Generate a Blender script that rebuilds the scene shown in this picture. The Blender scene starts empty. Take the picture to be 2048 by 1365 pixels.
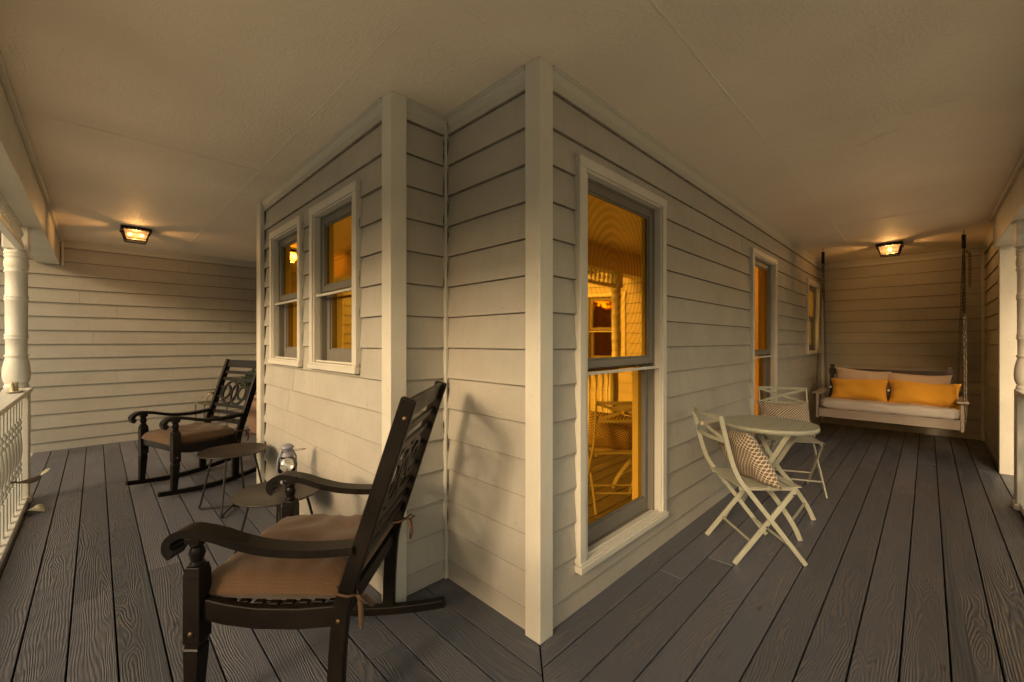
import bpy, math, random
from mathutils import Vector, Matrix
random.seed(7)
R = math.radians
SC = bpy.context.scene
COL = SC.collection

# ------------------------------------------------------------------ camera, world, sun, exposure
cam_d = bpy.data.cameras.new('camera')
cam_d.sensor_width = 36.0
cam_d.lens = 36.0 * 831.5 / 2048.0
cam_d.clip_start = 0.05
cam_d.clip_end = 2000
cam = bpy.data.objects.new('camera', cam_d)
COL.objects.link(cam)
cam.location = (0, 0, 1.31)
cam.rotation_euler = (R(90), 0, R(-45))
SC.camera = cam
EYE = 1.31

SUN_D = Vector((1.0, 0.22, -0.40)).normalized()      # direction the light travels
W = bpy.data.worlds.new('World'); SC.world = W
W.use_nodes = True
wn = W.node_tree.nodes; wl = W.node_tree.links
for n in list(wn): wn.remove(n)
wo = wn.new('ShaderNodeOutputWorld'); wb = wn.new('ShaderNodeBackground')
sky = wn.new('ShaderNodeTexSky'); sky.sky_type = 'NISHITA'; sky.sun_disc = False
sky.sun_elevation = math.asin(-SUN_D.z)
sky.sun_rotation = math.atan2(-SUN_D.x, -SUN_D.y)
sky.air_density = 1.0; sky.dust_density = 0.8; sky.ozone_density = 0.6
tint = wn.new('ShaderNodeMix'); tint.data_type = 'RGBA'; tint.blend_type = 'MULTIPLY'
tint.inputs[0].default_value = 1.0
tint.inputs[7].default_value = (1.0, 0.70, 0.385, 1)
wl.new(sky.outputs[0], tint.inputs[6]); wl.new(tint.outputs[2], wb.inputs[0])
wb.inputs[1].default_value = 0.15
wl.new(wb.outputs[0], wo.inputs[0])

sd = bpy.data.lights.new('sun', 'SUN'); sd.energy = 0.48; sd.angle = R(11); sd.color = (1.0, 0.78, 0.48)
sun = bpy.data.objects.new('sun', sd); COL.objects.link(sun)
sun.rotation_euler = SUN_D.to_track_quat('-Z', 'Y').to_euler()
sun.location = (-20, -5, 10)

SC.view_settings.view_transform = 'Standard'
SC.view_settings.look = 'None'
SC.view_settings.exposure = 2.2
SC.view_settings.gamma = 1.0

# ------------------------------------------------------------------ materials
def new_mat(name):
    m = bpy.data.materials.new(name); m.use_nodes = True
    nt = m.node_tree
    b = nt.nodes['Principled BSDF']
    return m, nt, b
def N(nt, t, **kw):
    n = nt.nodes.new(t)
    for k, v in kw.items(): setattr(n, k, v)
    return n
def L(nt, a, b): nt.links.new(a, b)
def mathn(nt, op, a, b=None, c=None):
    n = N(nt, 'ShaderNodeMath', operation=op)
    for i, x in enumerate((a, b, c)):
        if x is None: continue
        if isinstance(x, (int, float)): n.inputs[i].default_value = x
        else: L(nt, x, n.inputs[i])
    return n.outputs[0]
def mixc(nt, fac, a, b, blend='MIX'):
    n = N(nt, 'ShaderNodeMix', data_type='RGBA', blend_type=blend)
    for i, x in ((0, fac), (6, a), (7, b)):
        if isinstance(x, (int, float)): n.inputs[i].default_value = x
        elif isinstance(x, tuple): n.inputs[i].default_value = x if len(x) == 4 else x + (1,)
        else: L(nt, x, n.inputs[i])
    return n.outputs[2]
def noise(nt, vec, scale, detail=4, rough=.55, dist=0):
    n = N(nt, 'ShaderNodeTexNoise')
    n.inputs['Scale'].default_value = scale; n.inputs['Detail'].default_value = detail
    n.inputs['Roughness'].default_value = rough; n.inputs['Distortion'].default_value = dist
    if vec is not None: L(nt, vec, n.inputs['Vector'])
    return n.outputs[0]
def mapr(nt, x, a, b, c, d):
    n = N(nt, 'ShaderNodeMapRange')
    L(nt, x, n.inputs[0])
    for i, v in enumerate((a, b, c, d)): n.inputs[i + 1].default_value = v
    return n.outputs[0]
def bump(nt, b, h, dist, strength=1.0):
    n = N(nt, 'ShaderNodeBump'); n.inputs['Strength'].default_value = strength
    n.inputs['Distance'].default_value = dist
    L(nt, h, n.inputs['Height']); L(nt, n.outputs[0], b.inputs['Normal'])
def mapping(nt, src, sc):
    n = N(nt, 'ShaderNodeMapping'); n.inputs['Scale'].default_value = sc
    L(nt, src, n.inputs[0]); return n.outputs[0]
def coords(nt, kind='Object'):
    return N(nt, 'ShaderNodeTexCoord').outputs[kind]

def painted(name, col, var=.08, rough=.5, grain=(1, 1, 1), gs=60, bd=.0006, dirt=.35, uv=False, dirtcol=(.23, .17, .10)):
    m, nt, b = new_mat(name)
    c = coords(nt, 'UV' if uv else 'Object')
    big = noise(nt, c, 2.3, 5, .6)
    fine = noise(nt, mapping(nt, c, grain), gs, 6, .65)
    spots = noise(nt, c, 28, 3, .5)
    lo = tuple(x * (1 - var) for x in col); hi = tuple(min(1, x * (1 + var)) for x in col)
    cc = mixc(nt, mapr(nt, big, .3, .7, 0, 1), lo, hi)
    cc = mixc(nt, mapr(nt, fine, .25, .75, 0, var * 1.2), cc, tuple(x * .8 for x in col))
    cc = mixc(nt, mathn(nt, 'MULTIPLY', mapr(nt, spots, .66, .80, 0, 1), dirt), cc, dirtcol)
    L(nt, cc, b.inputs['Base Color'])
    L(nt, mapr(nt, fine, .3, .7, rough - .08, rough + .1), b.inputs['Roughness'])
    bump(nt, b, mathn(nt, 'ADD', fine, mathn(nt, 'MULTIPLY', big, .6)), bd)
    return m

M = {}
M['siding'] = painted('siding_paint', (.425, .40, .355), .11, .55, (3, 26, 1), 5, .0011, .10, uv=True)
M['moulding'] = painted('moulding_paint', (.47, .45, .395), .06, .5, (4, 4, 4), 8, .0006, .15)
def weather_and_shade_siding(m):
    # lap shadow painted as a dark line on each board's lower edge, sunken nail heads, small vertical drips
    nt = m.node_tree; b = nt.nodes['Principled BSDF']
    old = b.inputs['Base Color'].links[0].from_socket
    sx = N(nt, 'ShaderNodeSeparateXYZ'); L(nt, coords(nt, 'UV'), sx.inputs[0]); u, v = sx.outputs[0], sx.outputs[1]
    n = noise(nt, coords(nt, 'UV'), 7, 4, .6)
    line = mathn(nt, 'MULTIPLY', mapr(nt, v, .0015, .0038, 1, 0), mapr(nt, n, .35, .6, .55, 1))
    fu = mathn(nt, 'SUBTRACT', mathn(nt, 'FRACT', mathn(nt, 'DIVIDE', u, .406)), .5)
    du = mathn(nt, 'MULTIPLY', fu, .406); dv = mathn(nt, 'SUBTRACT', v, .028)
    d = mathn(nt, 'SQRT', mathn(nt, 'ADD', mathn(nt, 'MULTIPLY', du, du), mathn(nt, 'MULTIPLY', dv, dv)))
    nail = mathn(nt, 'MULTIPLY', mapr(nt, d, .0025, .0042, 1, 0), mapr(nt, n, .42, .55, 0, .7))
    cid = N(nt, 'ShaderNodeCombineXYZ'); L(nt, mathn(nt, 'FLOOR', mathn(nt, 'DIVIDE', u, 10.0)), cid.inputs[0]); cid.inputs[1].default_value = 5.3
    tone = noise(nt, cid.outputs[0], 1.31, 0)
    old = mixc(nt, mapr(nt, tone, .3, .7, .30, 0), old, (.29, .265, .22))
    stn = noise(nt, mapping(nt, coords(nt, 'UV'), (9, 1.6, 1)), 3.0, 5, .65)
    st = mapr(nt, stn, .50, .74, 0, .42)
    cc = mixc(nt, st, old, (.33, .295, .235))
    wm = noise(nt, coords(nt, 'Object'), 1.3, 5, .6)
    cc = mixc(nt, mapr(nt, wm, .45, .7, 0, .35), cc, (.40, .33, .27))
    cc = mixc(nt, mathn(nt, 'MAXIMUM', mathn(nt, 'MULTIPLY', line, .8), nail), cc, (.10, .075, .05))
    L(nt, cc, b.inputs['Base Color'])
weather_and_shade_siding(M['siding'])
M['trim'] = painted('trim_paint', (.60, .57, .50), .08, .45, (6, 6, .6), 22, .0012, .35)
M['sash'] = painted('sash_paint', (.175, .158, .130), .06, .5, (4, 4, 1), 20, .0005, .2)
M['railpaint'] = painted('railing_paint', (.72, .70, .64), .04, .45, (5, 5, 1), 20, .0006, .25)

def ceiling_mat():
    m, nt, b = new_mat('ceiling_paint')
    c = coords(nt)
    a = noise(nt, mapping(nt, c, (1, 3.2, 1)), 34, 6, .6, 1.6)
    a2 = noise(nt, mapping(nt, c, (2.6, 1, 1)), 21, 5, .6, 1.2)
    mask = mapr(nt, noise(nt, c, .8, 2), .4, .6, 0, 1)
    h = N(nt, 'ShaderNodeMix'); L(nt, mask, h.inputs[0]); L(nt, a, h.inputs[2]); L(nt, a2, h.inputs[3])
    big = noise(nt, c, 1.1, 4)
    cc = mixc(nt, mapr(nt, big, .3, .7, 0, 1), (.78, .68, .56), (.86, .765, .64))
    sp = noise(nt, c, 3.1, 2)
    cc = mixc(nt, mapr(nt, sp, .70, .78, 0, .35), cc, (.30, .25, .18))
    L(nt, cc, b.inputs['Base Color']); b.inputs['Roughness'].default_value = .6
    bump(nt, b, h.outputs[0], .0085)
    return m
M['ceiling'] = ceiling_mat()

def deck_mat():
    m, nt, b = new_mat('deck_stain')
    uvn = coords(nt, 'UV')
    sx = N(nt, 'ShaderNodeSeparateXYZ'); L(nt, uvn, sx.inputs[0])
    u, v = sx.outputs[0], sx.outputs[1]
    def cmb(x, y):
        n = N(nt, 'ShaderNodeCombineXYZ')
        for i, q in enumerate((x, y)):
            if isinstance(q, (int, float)): n.inputs[i].default_value = q
            else: L(nt, q, n.inputs[i])
        return n.outputs[0]
    n1 = noise(nt, cmb(mathn(nt, 'MULTIPLY', u, .35), 3.3), 1.0, 1)
    n2 = noise(nt, cmb(mathn(nt, 'MULTIPLY', u, .8), mathn(nt, 'MULTIPLY', v, 5)), 1.0, 2, .45)
    n3 = noise(nt, cmb(mathn(nt, 'MULTIPLY', u, 5), mathn(nt, 'MULTIPLY', v, 26)), 1.0, 3, .55)
    yy = mathn(nt, 'ADD', v, mapr(nt, n1, .3, .7, -.07, .07))
    dd = mapr(nt, n2, .3, .7, -.085, .085)
    r = mathn(nt, 'SQRT', mathn(nt, 'ADD', mathn(nt, 'MULTIPLY', yy, yy), mathn(nt, 'MULTIPLY', dd, dd)))
    r = mathn(nt, 'ADD', r, mapr(nt, n3, .3, .7, -.0042, .0042))
    ring = mathn(nt, 'SINE', mathn(nt, 'MULTIPLY', r, 2 * math.pi / .0098))
    ring = mapr(nt, ring, -1, 1, 0, 1)
    ringp = mathn(nt, 'POWER', ring, 2.2)
    wear = noise(nt, cmb(mathn(nt, 'MULTIPLY', u, 1.7), mathn(nt, 'MULTIPLY', v, 9)), 1.0, 4)
    wearm = mapr(nt, wear, .38, .62, .22, 1)
    fine = noise(nt, cmb(mathn(nt, 'MULTIPLY', u, 12), mathn(nt, 'MULTIPLY', v, 260)), 1.0, 3)
    brd = noise(nt, cmb(mathn(nt, 'FLOOR', mathn(nt, 'DIVIDE', u, 10.0)), 7.7), 1.7, 0)
    base = mixc(nt, mapr(nt, brd, .35, .65, 0, 1), (.062, .074, .100), (.128, .134, .170))
    cc = mixc(nt, mathn(nt, 'MULTIPLY', ringp, mathn(nt, 'MULTIPLY', wearm, .62)), base, (.185, .145, .110))
    cc = mixc(nt, mapr(nt, fine, .5, .8, 0, .35), cc, (.05, .045, .045))
    sp = noise(nt, cmb(mathn(nt, 'MULTIPLY', u, 60), mathn(nt, 'MULTIPLY', v, 60)), 1.0, 1)
    cc = mixc(nt, mapr(nt, sp, .835, .86, 0, .8), cc, (.45, .38, .28))
    # small dark knots
    vor = N(nt, 'ShaderNodeTexVoronoi'); L(nt, cmb(mathn(nt, 'MULTIPLY', u, 2.2), mathn(nt, 'MULTIPLY', v, 6)), vor.inputs['Vector'])
    vor.inputs['Scale'].default_value = 1.0
    cc = mixc(nt, mapr(nt, vor.outputs['Distance'], .045, .075, .7, 0), cc, (.03, .022, .02))
    L(nt, cc, b.inputs['Base Color'])
    L(nt, mapr(nt, wear, .3, .7, .33, .52), b.inputs['Roughness'])
    h = mathn(nt, 'ADD', mathn(nt, 'MULTIPLY', ring, mathn(nt, 'MULTIPLY', wearm, .9)), mathn(nt, 'MULTIPLY', fine, .35))
    bump(nt, b, h, .0022, 1.0)
    return m
M['deck'] = deck_mat()

def simple(name, col, rough=.5, metal=0, bd=0, gs=40, var=.1, uvgrain=None):
    m, nt, b = new_mat(name)
    c = coords(nt)
    if uvgrain: c = mapping(nt, c, uvgrain)
    n = noise(nt, c, gs, 4)
    L(nt, mixc(nt, n, tuple(x * (1 - var) for x in col), tuple(min(1, x * (1 + var)) for x in col)), b.inputs['Base Color'])
    L(nt, mapr(nt, n, .3, .7, max(.02, rough - .06), rough + .08), b.inputs['Roughness'])
    b.inputs['Metallic'].default_value = metal
    if bd: bump(nt, b, n, bd)
    return m
M['black'] = simple('dark_void', (.006, .005, .005), .9)
M['crack'] = simple('dark_gap', (.035, .025, .015), .9)
M['soil'] = simple('soil', (.03, .02, .015), .95, bd=.01)
M['steel'] = simple('galvanised_steel', (.26, .26, .31), .6, .25, .0006, 60)
M['darksteel'] = simple('black_steel', (.018, .014, .011), .5, .2, .0004, 80)
M['rust'] = simple('rusty_white_metal', (.30, .24, .17), .6, .1, .0008, 70, .35)
M['tabletop'] = simple('brown_powder_coat', (.042, .031, .024), .42, 0, .0001, 120)
M['bronze'] = simple('bronze_fixture', (.03, .018, .010), .4, .7, .0004, 50)
M['brass'] = simple('brass', (.26, .22, .15), .4, .8, 0, 40)
M['terracotta'] = simple('terracotta_glaze', (.30, .19, .13), .5, 0, .002, 12, .2)
M['bronzebolt'] = simple('aged_bolt', (.14, .09, .05), .45, .8)
M['cream'] = simple('cream_metal', (.66, .60, .44), .5, .1, .0005, 30)
M['creamrib'] = simple('weathered_metal', (.10, .085, .06), .4, .6, .001, 30, .4)
M['ribbon'] = simple('brown_ribbon', (.11, .058, .032), .9, 0, .0006, 300)
M['cloth_white'] = simple('white_tag', (.75, .7, .62), .8)
M['swingwood'] = painted('swing_paint', (.33, .265, .215), .1, .6, (1, 8, 8), 8, .0006, .3)
M['darkwood'] = simple('dark_swing_wood', (.05, .028, .018), .5, 0, .0006, 30, .3)

def rocker_mat():
    m, nt, b = new_mat('black_worn_paint')
    c = coords(nt)
    n = noise(nt, c, 55, 5, .7); n2 = noise(nt, c, 6, 3)
    cc = mixc(nt, mapr(nt, n2, .3, .7, 0, 1), (.0065, .005, .004), (.014, .010, .0075))
    cc = mixc(nt, mapr(nt, n, .70, .78, 0, .6), cc, (.12, .085, .05))
    L(nt, cc, b.inputs['Base Color'])
    L(nt, mapr(nt, n2, .3, .7, .26, .40), b.inputs['Roughness'])
    b.inputs['Specular IOR Level'].default_value = .15
    bump(nt, b, n, .0005)
    return m
M['rocker'] = rocker_mat()

def cloth(name, col, scale=420, bd=.0009, rough=.9, var=.25, crease=.006):
    m, nt, b = new_mat(name)
    c = coords(nt)
    w1 = N(nt, 'ShaderNodeTexWave', wave_type='BANDS', bands_direction='X'); w1.inputs['Scale'].default_value = scale / 6
    w2 = N(nt, 'ShaderNodeTexWave', wave_type='BANDS', bands_direction='Y'); w2.inputs['Scale'].default_value = scale / 6
    w1.inputs['Distortion'].default_value = 1.2; w2.inputs['Distortion'].default_value = 1.2
    L(nt, c, w1.inputs[0]); L(nt, c, w2.inputs[0])
    wv = mathn(nt, 'MULTIPLY', w1.outputs[1], w2.outputs[1])
    mot = noise(nt, mapping(nt, c, (1, 5, 5)), 60, 3)
    big = noise(nt, c, 9, 4, .6, .6)
    cc = mixc(nt, mapr(nt, mot, .3, .7, 0, 1), tuple(x * (1 - var) for x in col), tuple(min(1, x * (1 + var * .6)) for x in col))
    L(nt, cc, b.inputs['Base Color'])
    b.inputs['Roughness'].default_value = rough
    b.inputs['Sheen Weight'].default_value = .15
    h = mathn(nt, 'ADD', mathn(nt, 'MULTIPLY', wv, bd), mathn(nt, 'MULTIPLY', big, crease))
    bump(nt, b, h, 1.0)
    return m
M['browncloth'] = cloth('brown_canvas', (.118, .060, .026))
M['mustard'] = cloth('mustard_cloth', (.72, .34, .025), crease=.008, var=.1)
M['beigecloth'] = cloth('beige_cloth', (.56, .41, .30), crease=.008, var=.08)
M['greycloth'] = cloth('satin_grey_cloth', (.50, .44, .40), crease=.005, rough=.5, var=.06)

def lattice_cloth():
    m, nt, b = new_mat('trellis_print_cloth')
    uvn = coords(nt, 'UV')
    sx = N(nt, 'ShaderNodeSeparateXYZ'); L(nt, uvn, sx.inputs[0])
    u = mathn(nt, 'MULTIPLY', sx.outputs[0], math.pi); v = mathn(nt, 'MULTIPLY', sx.outputs[1], math.pi)
    a = mathn(nt, 'COSINE', mathn(nt, 'ADD', u, v)); d = mathn(nt, 'COSINE', mathn(nt, 'SUBTRACT', u, v))
    s = mathn(nt, 'ABSOLUTE', mathn(nt, 'MULTIPLY', a, d))
    fac = mapr(nt, s, .25, .33, 0, 1)
    c = coords(nt); w = noise(nt, c, 260, 2)
    cc = mixc(nt, fac, (.66, .55, .41), (.155, .112, .082))
    cc = mixc(nt, mapr(nt, w, .3, .7, 0, .25), cc, (.1, .08, .06))
    L(nt, cc, b.inputs['Base Color']); b.inputs['Roughness'].default_value = .9
    big = noise(nt, c, 10, 4)
    bump(nt, b, mathn(nt, 'ADD', mathn(nt, 'MULTIPLY', big, .010), mathn(nt, 'MULTIPLY', w, .001)), 1.0)
    return m
M['trellis'] = lattice_cloth()

def bistro_mat():
    m, nt, b = new_mat('sage_enamel')
    c = coords(nt)
    n = noise(nt, c, 30, 4, .6); n2 = noise(nt, c, 5, 2)
    cc = mixc(nt, mapr(nt, n2, .3, .7, 0, 1), (.37, .365, .29), (.43, .42, .335))
    cc = mixc(nt, mapr(nt, n, .71, .76, 0, .85), cc, (.22, .10, .04))
    L(nt, cc, b.inputs['Base Color']); b.inputs['Roughness'].default_value = .38
    bump(nt, b, n, .0004)
    return m
M['bistro'] = bistro_mat()

def pane_mat(refl, rings=False):
    m = bpy.data.materials.new('amber_film_glass'); m.use_nodes = True
    nt = m.node_tree
    for n in list(nt.nodes): nt.nodes.remove(n)
    out = N(nt, 'ShaderNodeOutputMaterial')
    g = N(nt, 'ShaderNodeBsdfGlossy'); g.inputs['Color'].default_value = (1.0, .55, .06, 1); g.inputs['Roughness'].default_value = .028
    t = N(nt, 'ShaderNodeBsdfTransparent'); t.inputs['Color'].default_value = (1, .84, .48, 1)
    c = coords(nt)
    if rings:      # insect-mesh moire painted as darker rings into the reflection colour
        mp = N(nt, 'ShaderNodeMapping'); mp.inputs['Location'].default_value = (-2.06, 0, -1.36); mp.inputs['Scale'].default_value = (1, 0, .8); L(nt, c, mp.inputs[0])
        w = N(nt, 'ShaderNodeTexWave', wave_type='RINGS', rings_direction='SPHERICAL'); w.inputs['Scale'].default_value = 8.5
        w.inputs['Distortion'].default_value = 1.6; w.inputs['Detail'].default_value = 1; w.inputs['Detail Scale'].default_value = .7
        L(nt, mp.outputs[0], w.inputs[0])
        fd = mapr(nt, noise(nt, c, 1.3, 2),   .35, .6, .10, .75)
        L(nt, mixc(nt, mathn(nt, 'MULTIPLY', w.outputs[1], fd), (1.0, .55, .06), (.48, .23, .02)), g.inputs['Color'])
    nz = noise(nt, c, 1.7, 1, .4, .6)
    bn = N(nt, 'ShaderNodeBump'); bn.inputs['Strength'].default_value = .22; bn.inputs['Distance'].default_value = .008
    L(nt, nz, bn.inputs['Height']); L(nt, bn.outputs[0], g.inputs['Normal'])
    mx = N(nt, 'ShaderNodeMixShader'); mx.inputs[0].default_value = refl
    L(nt, t.outputs[0], mx.inputs[1]); L(nt, g.outputs[0], mx.inputs[2]); L(nt, mx.outputs[0], out.inputs[0])
    return m
M['pane'] = pane_mat(.90)
M['pane_rings'] = pane_mat(.90, True)
M['pane_thin'] = pane_mat(.35)

def glow_cloth(name, col, e):
    m, nt, b = new_mat(name)
    c = coords(nt)
    n = noise(nt, mapping(nt, c, (9, 9, .15)), 4.5, 3)
    w = noise(nt, c, 150, 2)
    cc = mixc(nt, mapr(nt, n, .3, .7, 0, 1), tuple(x * .22 for x in col), col)
    cc = mixc(nt, mapr(nt, w, .4, .6, 0, .3), cc, tuple(x * .3 for x in col))
    L(nt, cc, b.inputs['Base Color']); L(nt, cc, b.inputs['Emission Color'])
    b.inputs['Emission Strength'].default_value = e
    return m
M['curtain'] = glow_cloth('lamplit_curtain', (.95, .45, .09), .24)
M['shade'] = glow_cloth('lamplit_shade', (1.0, .72, .26), 1.0)
M['bulb'] = None
def bulb_mat():
    m, nt, b = new_mat('lit_bulb')
    b.inputs['Base Color'].default_value = (1, .8, .5, 1)
    b.inputs['Emission Color'].default_value = (1, .50, .16, 1)
    b.inputs['Emission Strength'].default_value = 1.0
    return m
M['bulb'] = bulb_mat()
def glass_mat(name, col=(1, 1, 1), rough=.0, fac=.86, frost=0):
    m = bpy.data.materials.new(name); m.use_nodes = True; nt = m.node_tree
    for n in list(nt.nodes): nt.nodes.remove(n)
    out = N(nt, 'ShaderNodeOutputMaterial')
    g = N(nt, 'ShaderNodeBsdfGlossy'); g.inputs['Roughness'].default_value = .04
    t = N(nt, 'ShaderNodeBsdfTransparent'); t.inputs['Color'].default_value = col + (1,)
    fr = N(nt, 'ShaderNodeFresnel'); fr.inputs[0].default_value = 1.5
    bn = N(nt, 'ShaderNodeBump'); bn.inputs['Distance'].default_value = .0008
    L(nt, noise(nt, coords(nt), 40, 1), bn.inputs['Height']); L(nt, bn.outputs[0], g.inputs['Normal'])
    mx = N(nt, 'ShaderNodeMixShader')
    L(nt, mathn(nt, 'ADD', mathn(nt, 'MULTIPLY', fr.outputs[0], 1.0), 1 - fac - .08), mx.inputs[0])
    base = t.outputs[0]
    if frost:      # seeded glass scatters part of the bulb light
        tr = N(nt, 'ShaderNodeBsdfTranslucent'); tr.inputs['Color'].default_value = (1, .78, .5, 1)
        m2 = N(nt, 'ShaderNodeMixShader'); m2.inputs[0].default_value = frost
        L(nt, t.outputs[0], m2.inputs[1]); L(nt, tr.outputs[0], m2.inputs[2]); base = m2.outputs[0]
    L(nt, base, mx.inputs[1]); L(nt, g.outputs[0], mx.inputs[2]); L(nt, mx.outputs[0], out.inputs[0])
    return m
M['glass'] = glass_mat('clear_glass')
M['glass_warm'] = glass_mat('fixture_glass', (1, .85, .6), frost=.08)
M['leaf'] = simple('leaf', (.055, .085, .025), .55, 0, 0, 8, .5)
M['leaf_dark'] = simple('boxwood_leaf', (.035, .055, .016), .5, 0, 0, 30, .5)
M['bark'] = simple('bark', (.12, .085, .06), .9, 0, .01, 14, .4)
M['grass'] = simple('lawn_grass', (.30, .27, .17), .9, 0, .02, 5, .35)
M['roof'] = simple('roof_shingle', (.07, .06, .055), .9, 0, .004, 20, .3)
M['concrete'] = simple('concrete', (.60, .56, .49), .8, 0, .002, 10, .12)

# ------------------------------------------------------------------ mesh helpers
class MB:
    def __init__(s): s.v = []; s.f = []; s.sm = []; s.mi = []; s.uv = []
    def add(s, vs, fs, smooth=False, mi=0, uv=None):
        o = len(s.v); s.v += [tuple(p) for p in vs]
        for i, f in enumerate(fs):
            s.f.append([o + j for j in f]); s.sm.append(smooth); s.mi.append(mi)
            s.uv.append([uv[j] for j in f] if uv else [(0, 0)] * len(f))
        return s
    def box(s, x0, x1, y0, y1, z0, z1, mi=0, T=None):
        vs = [Vector((x, y, z)) for z in (z0, z1) for x, y in ((x0, y0), (x1, y0), (x1, y1), (x0, y1))]
        if T: vs = [T @ v for v in vs]
        return s.add(vs, [(3, 2, 1, 0), (4, 5, 6, 7), (0, 1, 5, 4), (1, 2, 6, 5), (2, 3, 7, 6), (3, 0, 4, 7)], False, mi)
    def bar(s, p, q, w, h, side=None, mi=0):
        """flat bar from p to q; w along 'side', h along the third axis"""
        p = Vector(p); q = Vector(q); d = (q - p).normalized()
        sd_ = Vector(side) if side is not None else Vector((0, 0, 1)).cross(d)
        if sd_.length < 1e-4: sd_ = Vector((1, 0, 0))
        sd_ = (sd_ - d * sd_.dot(d)).normalized(); t = d.cross(sd_)
        vs = []
        for c in (p, q):
            for a, b in ((-1, -1), (1, -1), (1, 1), (-1, 1)):
                vs.append(c + sd_ * a * w / 2 + t * b * h / 2)
        return s.add(vs, [(3, 2, 1, 0), (4, 5, 6, 7), (0, 1, 5, 4), (1, 2, 6, 5), (2, 3, 7, 6), (3, 0, 4, 7)], False, mi)
    def prism(s, poly, fn, t0, t1, mi=0):
        n = len(poly)
        vs = [fn(a, b, t0) for a, b in poly] + [fn(a, b, t1) for a, b in poly]
        fs = [tuple(range(n))[::-1], tuple(range(n, 2 * n))] + [(i, (i + 1) % n, n + (i + 1) % n, n + i) for i in range(n)]
        return s.add(vs, fs, False, mi)
    def tube(s, pts, r, n=8, closed=False, mi=0, cap=True):
        pts = [Vector(p) for p in pts]; m = len(pts)
        rr = r if isinstance(r, (list, tuple)) else [r] * m
        tang = []
        for i in range(m):
            a = pts[(i - 1) % m] if (closed or i > 0) else pts[0]
            b = pts[(i + 1) % m] if (closed or i < m - 1) else pts[-1]
            tang.append((b - a).normalized())
        up = Vector((0, 0, 1)) if abs(tang[0].z) < .9 else Vector((1, 0, 0))
        nx = (up - tang[0] * up.dot(tang[0])).normalized()
        vs = []
        for i in range(m):
            if i: nx = (nx - tang[i] * nx.dot(tang[i])).normalized()
            ny = tang[i].cross(nx)
            for k in range(n):
                a = 2 * math.pi * k / n
                vs.append(pts[i] + (nx * math.cos(a) + ny * math.sin(a)) * rr[i])
        fs = []
        for i in range(m if closed else m - 1):
            j = (i + 1) % m
            for k in range(n):
                fs.append((i * n + k, i * n + (k + 1) % n, j * n + (k + 1) % n, j * n + k))
        s.add(vs, fs, True, mi)
        if not closed and cap:
            s.add(vs[:n], [tuple(range(n))[::-1]], False, mi); s.add(vs[-n:], [tuple(range(n))], False, mi)
        return s
    def lathe(s, prof, c=(0, 0, 0), n=24, mi=0, sq=None):
        vs = []
        for r, z in prof:
            for k in range(n):
                a = 2 * math.pi * k / n
                vs.append((c[0] + r * math.cos(a), c[1] + r * math.sin(a), c[2] + z))
        m = len(prof)
        fs = [(i * n + k, i * n + (k + 1) % n, (i + 1) * n + (k + 1) % n, (i + 1) * n + k) for i in range(m - 1) for k in range(n)]
        s.add(vs, fs, True, mi)
        if prof[0][0] > 1e-4: s.add(vs[:n], [tuple(range(n))[::-1]], False, mi)
        if prof[-1][0] > 1e-4: s.add(vs[-n:], [tuple(range(n))], False, mi)
        return s
    def strip(s, path, th, u0, u1, mi=0, taper=None):
        """path in the (v,z) plane, thickness th across it, extruded from u0 to u1 along local x"""
        m = len(path); P = [Vector((0, a, b)) for a, b in path]
        tt = th if isinstance(th, (list, tuple)) else [th] * m
        vs = []
        for i in range(m):
            d = (P[min(i + 1, m - 1)] - P[max(i - 1, 0)]).normalized()
            n = Vector((0, -d.z, d.y)) * tt[i] / 2
            vs += [Vector((u0, 0, 0)) + P[i] - n, Vector((u1, 0, 0)) + P[i] - n, Vector((u1, 0, 0)) + P[i] + n, Vector((u0, 0, 0)) + P[i] + n]
        fs = [(3, 2, 1, 0), tuple(range(4 * (m - 1), 4 * m))]
        for i in range(m - 1):
            for k in range(4):
                fs.append((4 * i + k, 4 * i + (k + 1) % 4, 4 * i + 4 + (k + 1) % 4, 4 * i + 4 + k))
        return s.add(vs, fs, False, mi)
    def build(s, name, mat, parent=None, bevel=0, seg=2, label=None):
        me = bpy.data.meshes.new(name)
        me.from_pydata(s.v, [], s.f)
        me.polygons.foreach_set('use_smooth', s.sm)
        me.polygons.foreach_set('material_index', s.mi)
        if any(u[0] != (0, 0) or u[-1] != (0, 0) for u in s.uv):
            ul = me.uv_layers.new(name='UVMap')
            flat = [c for u in s.uv for p in u for c in p]
            ul.data.foreach_set('uv', flat)
        for m in (mat if isinstance(mat, (list, tuple)) else [mat]): me.materials.append(m)
        me.update()
        o = bpy.data.objects.new(name, me); COL.objects.link(o)
        if parent: o.parent = parent
        if bevel:
            b = o.modifiers.new('bevel', 'BEVEL'); b.width = bevel; b.segments = seg; b.limit_method = 'ANGLE'; b.angle_limit = R(40)
            b.harden_normals = False
        if label: o['label'] = label
        return o

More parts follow.
